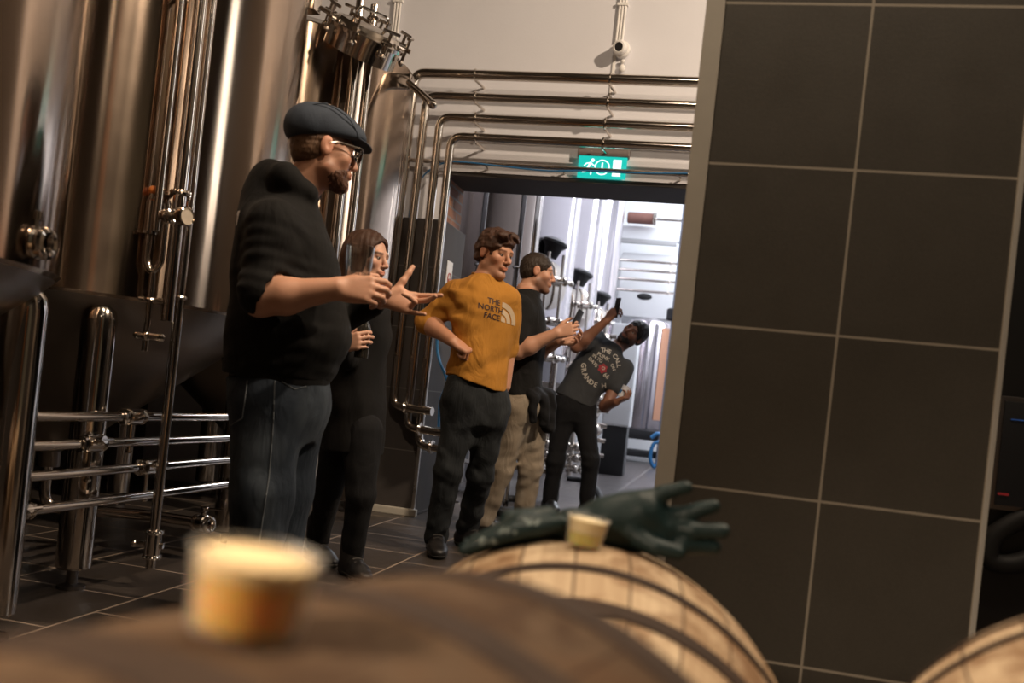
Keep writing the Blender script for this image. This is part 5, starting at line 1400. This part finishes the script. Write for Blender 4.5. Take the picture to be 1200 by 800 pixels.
M['foam'].node_tree.nodes['Principled BSDF'].inputs['Subsurface Radius'].default_value = (.03, .02, .008)
M['foam'].node_tree.nodes['Principled BSDF'].inputs['Subsurface Scale'].default_value = 1.
M['foam2'] = plain('pale_beer_foam', (.85, .74, .50), .7, var=.08, scale=120, bmp=.3, bs=300)
M['cupwall'] = clear_mat('thin_cup_plastic', (.95, .93, .88), .2, .6)
def cup(label, base, tilt, w0, w1, h, fill, foam, beer, fm):
    t = thing('beer_cup', label, 'cup', base, 'beer cups on the barrel')
    q = Vector(tilt).to_track_quat('Z', 'Y').to_matrix().to_4x4(); q.translation = Vector(base)
    r = lambda z: w0+(w1-w0)*z/h
    MB().lathe([(0, .0005), (w0-.001, .0005), (w0, .002), (w1, h-.001), (w1+.0012, h), (w1-.0004, h+.0008), (w1-.0012, h-.001), (w0-.0012, .003), (0, .003)], 56, q).build('vessel', 'cupwall', t)
    e = .0018
    MB().lathe([(0, .0035), (r(.0035)-e, .0035), (r(fill)-e, fill), (0, fill)], 56, q).build('beer', beer, t)
    MB().lathe([(0, fill+.0003), (r(fill)-e, fill+.0003), (r(fill+foam)-e, fill+foam), (r(fill+foam)*.6, fill+foam+.0015), (0, fill+foam+.002)], 56, q).build('foam', fm, t)
    return t
p = barrel_top(285, 743, m1, 0)
d = (p).dot(FW)
cup('amber hazy beer in a small cup near the camera, blurred', p+UZ*.0015, (.08, .02, 1), .0232*d/.40, .0268*d/.40, .0350*d/.40, .0262*d/.4, .0062*d/.4, 'beer', 'foam')
p2 = barrel_top(683, 641, m2, 0); 
if p2 is None: p2 = P(683, 641, 1.1)
d2 = p2.dot(FW)
cup('pale beer in a small cup standing against the green glove', p2+UZ*.001, (.1, .02, 1), 20.5*d2/FPX, 25*d2/FPX, 35*d2/FPX, 17*d2/FPX, 15*d2/FPX, 'beer2', 'foam2')
# ------------------------------------------------------------------ rubber gauntlet glove
M['glove'] = plain('green_rubber', (.006, .020, .021), .5, var=.3, scale=30, bmp=.3, bs=120, spec=.35)
M['scuff'] = plain('glove_scuff', (.18, .22, .21), .6, var=.4, scale=60)
def glove():
    D = d2+.075; Q = S(D)
    t = thing('rubber_glove', 'dark green rubber gauntlet glove draped over the barrel top', 'glove', Q(690, 630))
    r = UZ; s = D/FPX
    C = lambda a, b, r1, r2=None, k=.012, op='u': cone(Q(*a), Q(*b), r1*s, (r1 if r2 is None else r2)*s, k, op)
    pr = []
    # gauntlet: flattened sleeve with a rolled lower edge and a hump
    pr += [C((556, 638, -.02), (612, 618, -.01), 11, 16, .02), C((612, 618, -.01), (664, 615, 0), 17, 15, .02), C((598, 610, .03), (640, 607, .035), 14, 14, .02), C((664, 616, 0), (712, 613, 0), 15, 21, .02), C((668, 612, -.02), (730, 625, -.01), 14, 20, .02)]
    pr += [C((545, 643, -.045), (600, 624, -.045), 8, 9, .006), C((600, 624, -.045), (655, 612, -.04), 9, 9, .006)]
    # palm
    pr += [C((712, 608, 0), (752, 600, -.01), 26, 25, .02), C((730, 622, 0), (775, 626, -.01), 22, 22, .02), C((735, 600, 0), (760, 592, .0), 20, 18, .02)]
    # fingers, each a bent chain
    for ch in (((752, 590, .0), (776, 579, -.012), (803, 571, -.02), 12.5, 10.5, 8.5), ((768, 604, -.005), (805, 601, -.02), (836, 593, -.03), 12, 10, 8.5),
               ((772, 617, -.01), (812, 622, -.03), (847, 622, -.04), 12, 10.5, 9), ((768, 632, -.01), (800, 640, -.03), (836, 642, -.03), 11.5, 10, 9),
               ((742, 626, -.03), (768, 641, -.05), (796, 648, -.055), 12, 10, 8.5)):
        a, b_, c_, r1, r2, r3 = ch
        pr += [C(a, b_, r1, r2, .008), C(b_, c_, r2, r3, .003)]
    pr += [ripple(.0012, 110, 5), ripple(.002, 60, 6, (1, 1, 1), Q(640, 610), .06)]
    # hollow mouth of the cuff
    pr += [C((538, 646, -.03), (562, 637, -.02), 7, 6, .004, 's')]
    o = sdf_object('shell', pr, .0028, 'glove', t)
    b = MB(); c = Q(549, 641, -.03); axd = (Q(612, 618)-Q(556, 638)).normalized()
    b.ring(c, axd, 9.5*s, 1.8*s, 28, 8); b.build('cuff_rim', 'glove', t)
    # worn pale patches along the rolled edge
    bv = BVHTree.FromPolygons([v.co+wloc(o) for v in o.data.vertices], [tuple(p.vertices) for p in o.data.polygons])
    b = MB(); rs = random.Random(4)
    for cx, cy, n, sp in ((572, 633, 16, 9), (622, 612, 8, 10), (595, 622, 10, 12)):
        for _ in range(n):
            h, nn, i, dd = bv.ray_cast(Vector((0, 0, CAMH)), ray(cx+rs.uniform(-sp, sp), cy+rs.uniform(-3, 3)).normalized(), 3)
            if h is None: continue
            q = nn.to_track_quat('Z', 'Y').to_matrix().to_4x4() @ Matrix.Rotation(rs.uniform(0, 3), 4, 'Z'); q.translation = h+nn*.0003
            w = rs.uniform(.002, .0045); n_ = 9; vs = [(0, 0, .0004)]+[(w*rs.uniform(.5, 1.3)*math.cos(6.283*k/n_), w*rs.uniform(.3, .8)*math.sin(6.283*k/n_), 0) for k in range(n_)]
            b.add(vs, [(0, k+1, (k+1) % n_+1) for k in range(n_)], q)
    if b.v: b.build('scuff', 'scuff', o)
glove()

# ------------------------------------------------------------------ lamps
def area(name, loc, aim, size, power, col):
    l = bpy.data.lights.new(name, 'AREA'); l.energy = power; l.color = col; l.shape = 'RECTANGLE'
    l.size, l.size_y = size; o = bpy.data.objects.new(name, l); COL.objects.link(o); o.location = loc
    o.rotation_euler = (Vector(aim)-Vector(loc)).to_track_quat('-Z', 'Y').to_euler(); return o
WARM = (1., .79, .58)
area('hall_lamp', (2.2, 3.3, 4.7), (-1.0, 5.0, 1.8), (.12, .12), 215, WARM)
area('room_lamp', (-.5, 1.9, 4.8), (-.8, 2.4, 0), (.25, .25), 90, WARM)
area('pillar_lamp', (.9, 1.35, 4.95), (.3, 1.6, 0), (.3, .3), 47, WARM)
area('door_lamp', (3.3, -2.4, 5.0), (4.1, -2.4, 2.4), (.3, .3), 16, WARM)  # added, unseen: lights the orange slab mirrored in the tank
area('door_lamp', (3.3, -.3, 5.0), (4.1, -.3, 2.4), (.3, .6), 3.5, (1., .9, .78))  # added, unseen: lights the grey slab mirrored in the tank
rl = area('rear_lamp', (-1.25, -.75, 1.75), (-.2, .42, .77), (.2, .2), 5.5, WARM); rl.data.spread = R(50)  # unseen fill light added so the near beer glows
for y in (10.4, 12.8, 15.2):
    area('daylight_panel', (.2, y, 6.0), (-.6, y, 0), (2.6, 1.6), 135, (.88, .92, 1.))
area('end_daylight', (1.8, 15.2, 4.8), (-1.3, 16.8, 2.6), (1.6, 1.6), 150, (.9, .94, 1.))
w = bpy.data.worlds.new('World'); SC.world = w; w.use_nodes = True
w.node_tree.nodes['Background'].inputs[0].default_value = (.9, .75, .6, 1); w.node_tree.nodes['Background'].inputs[1].default_value = .006

# ------------------------------------------------------------------ camera
cd = bpy.data.cameras.new('camera'); cam = bpy.data.objects.new('camera', cd); COL.objects.link(cam)
cd.sensor_fit = 'HORIZONTAL'; cd.sensor_width = 36; cd.lens = FPX*36/1200; cd.shift_y = SHIFT/1200; cd.clip_start = .02
cam.matrix_world = Matrix((RT, UP, -FW)).transposed().to_4x4(); cam.location = (0, 0, CAMH)
cd.dof.use_dof = True; cd.dof.focus_distance = 4.4; cd.dof.aperture_fstop = 2.7
SC.camera = cam
vs = SC.view_settings; vs.view_transform = 'Standard'; vs.look = 'None'; vs.gamma = 1; vs.use_curve_mapping = False; vs.exposure = 0
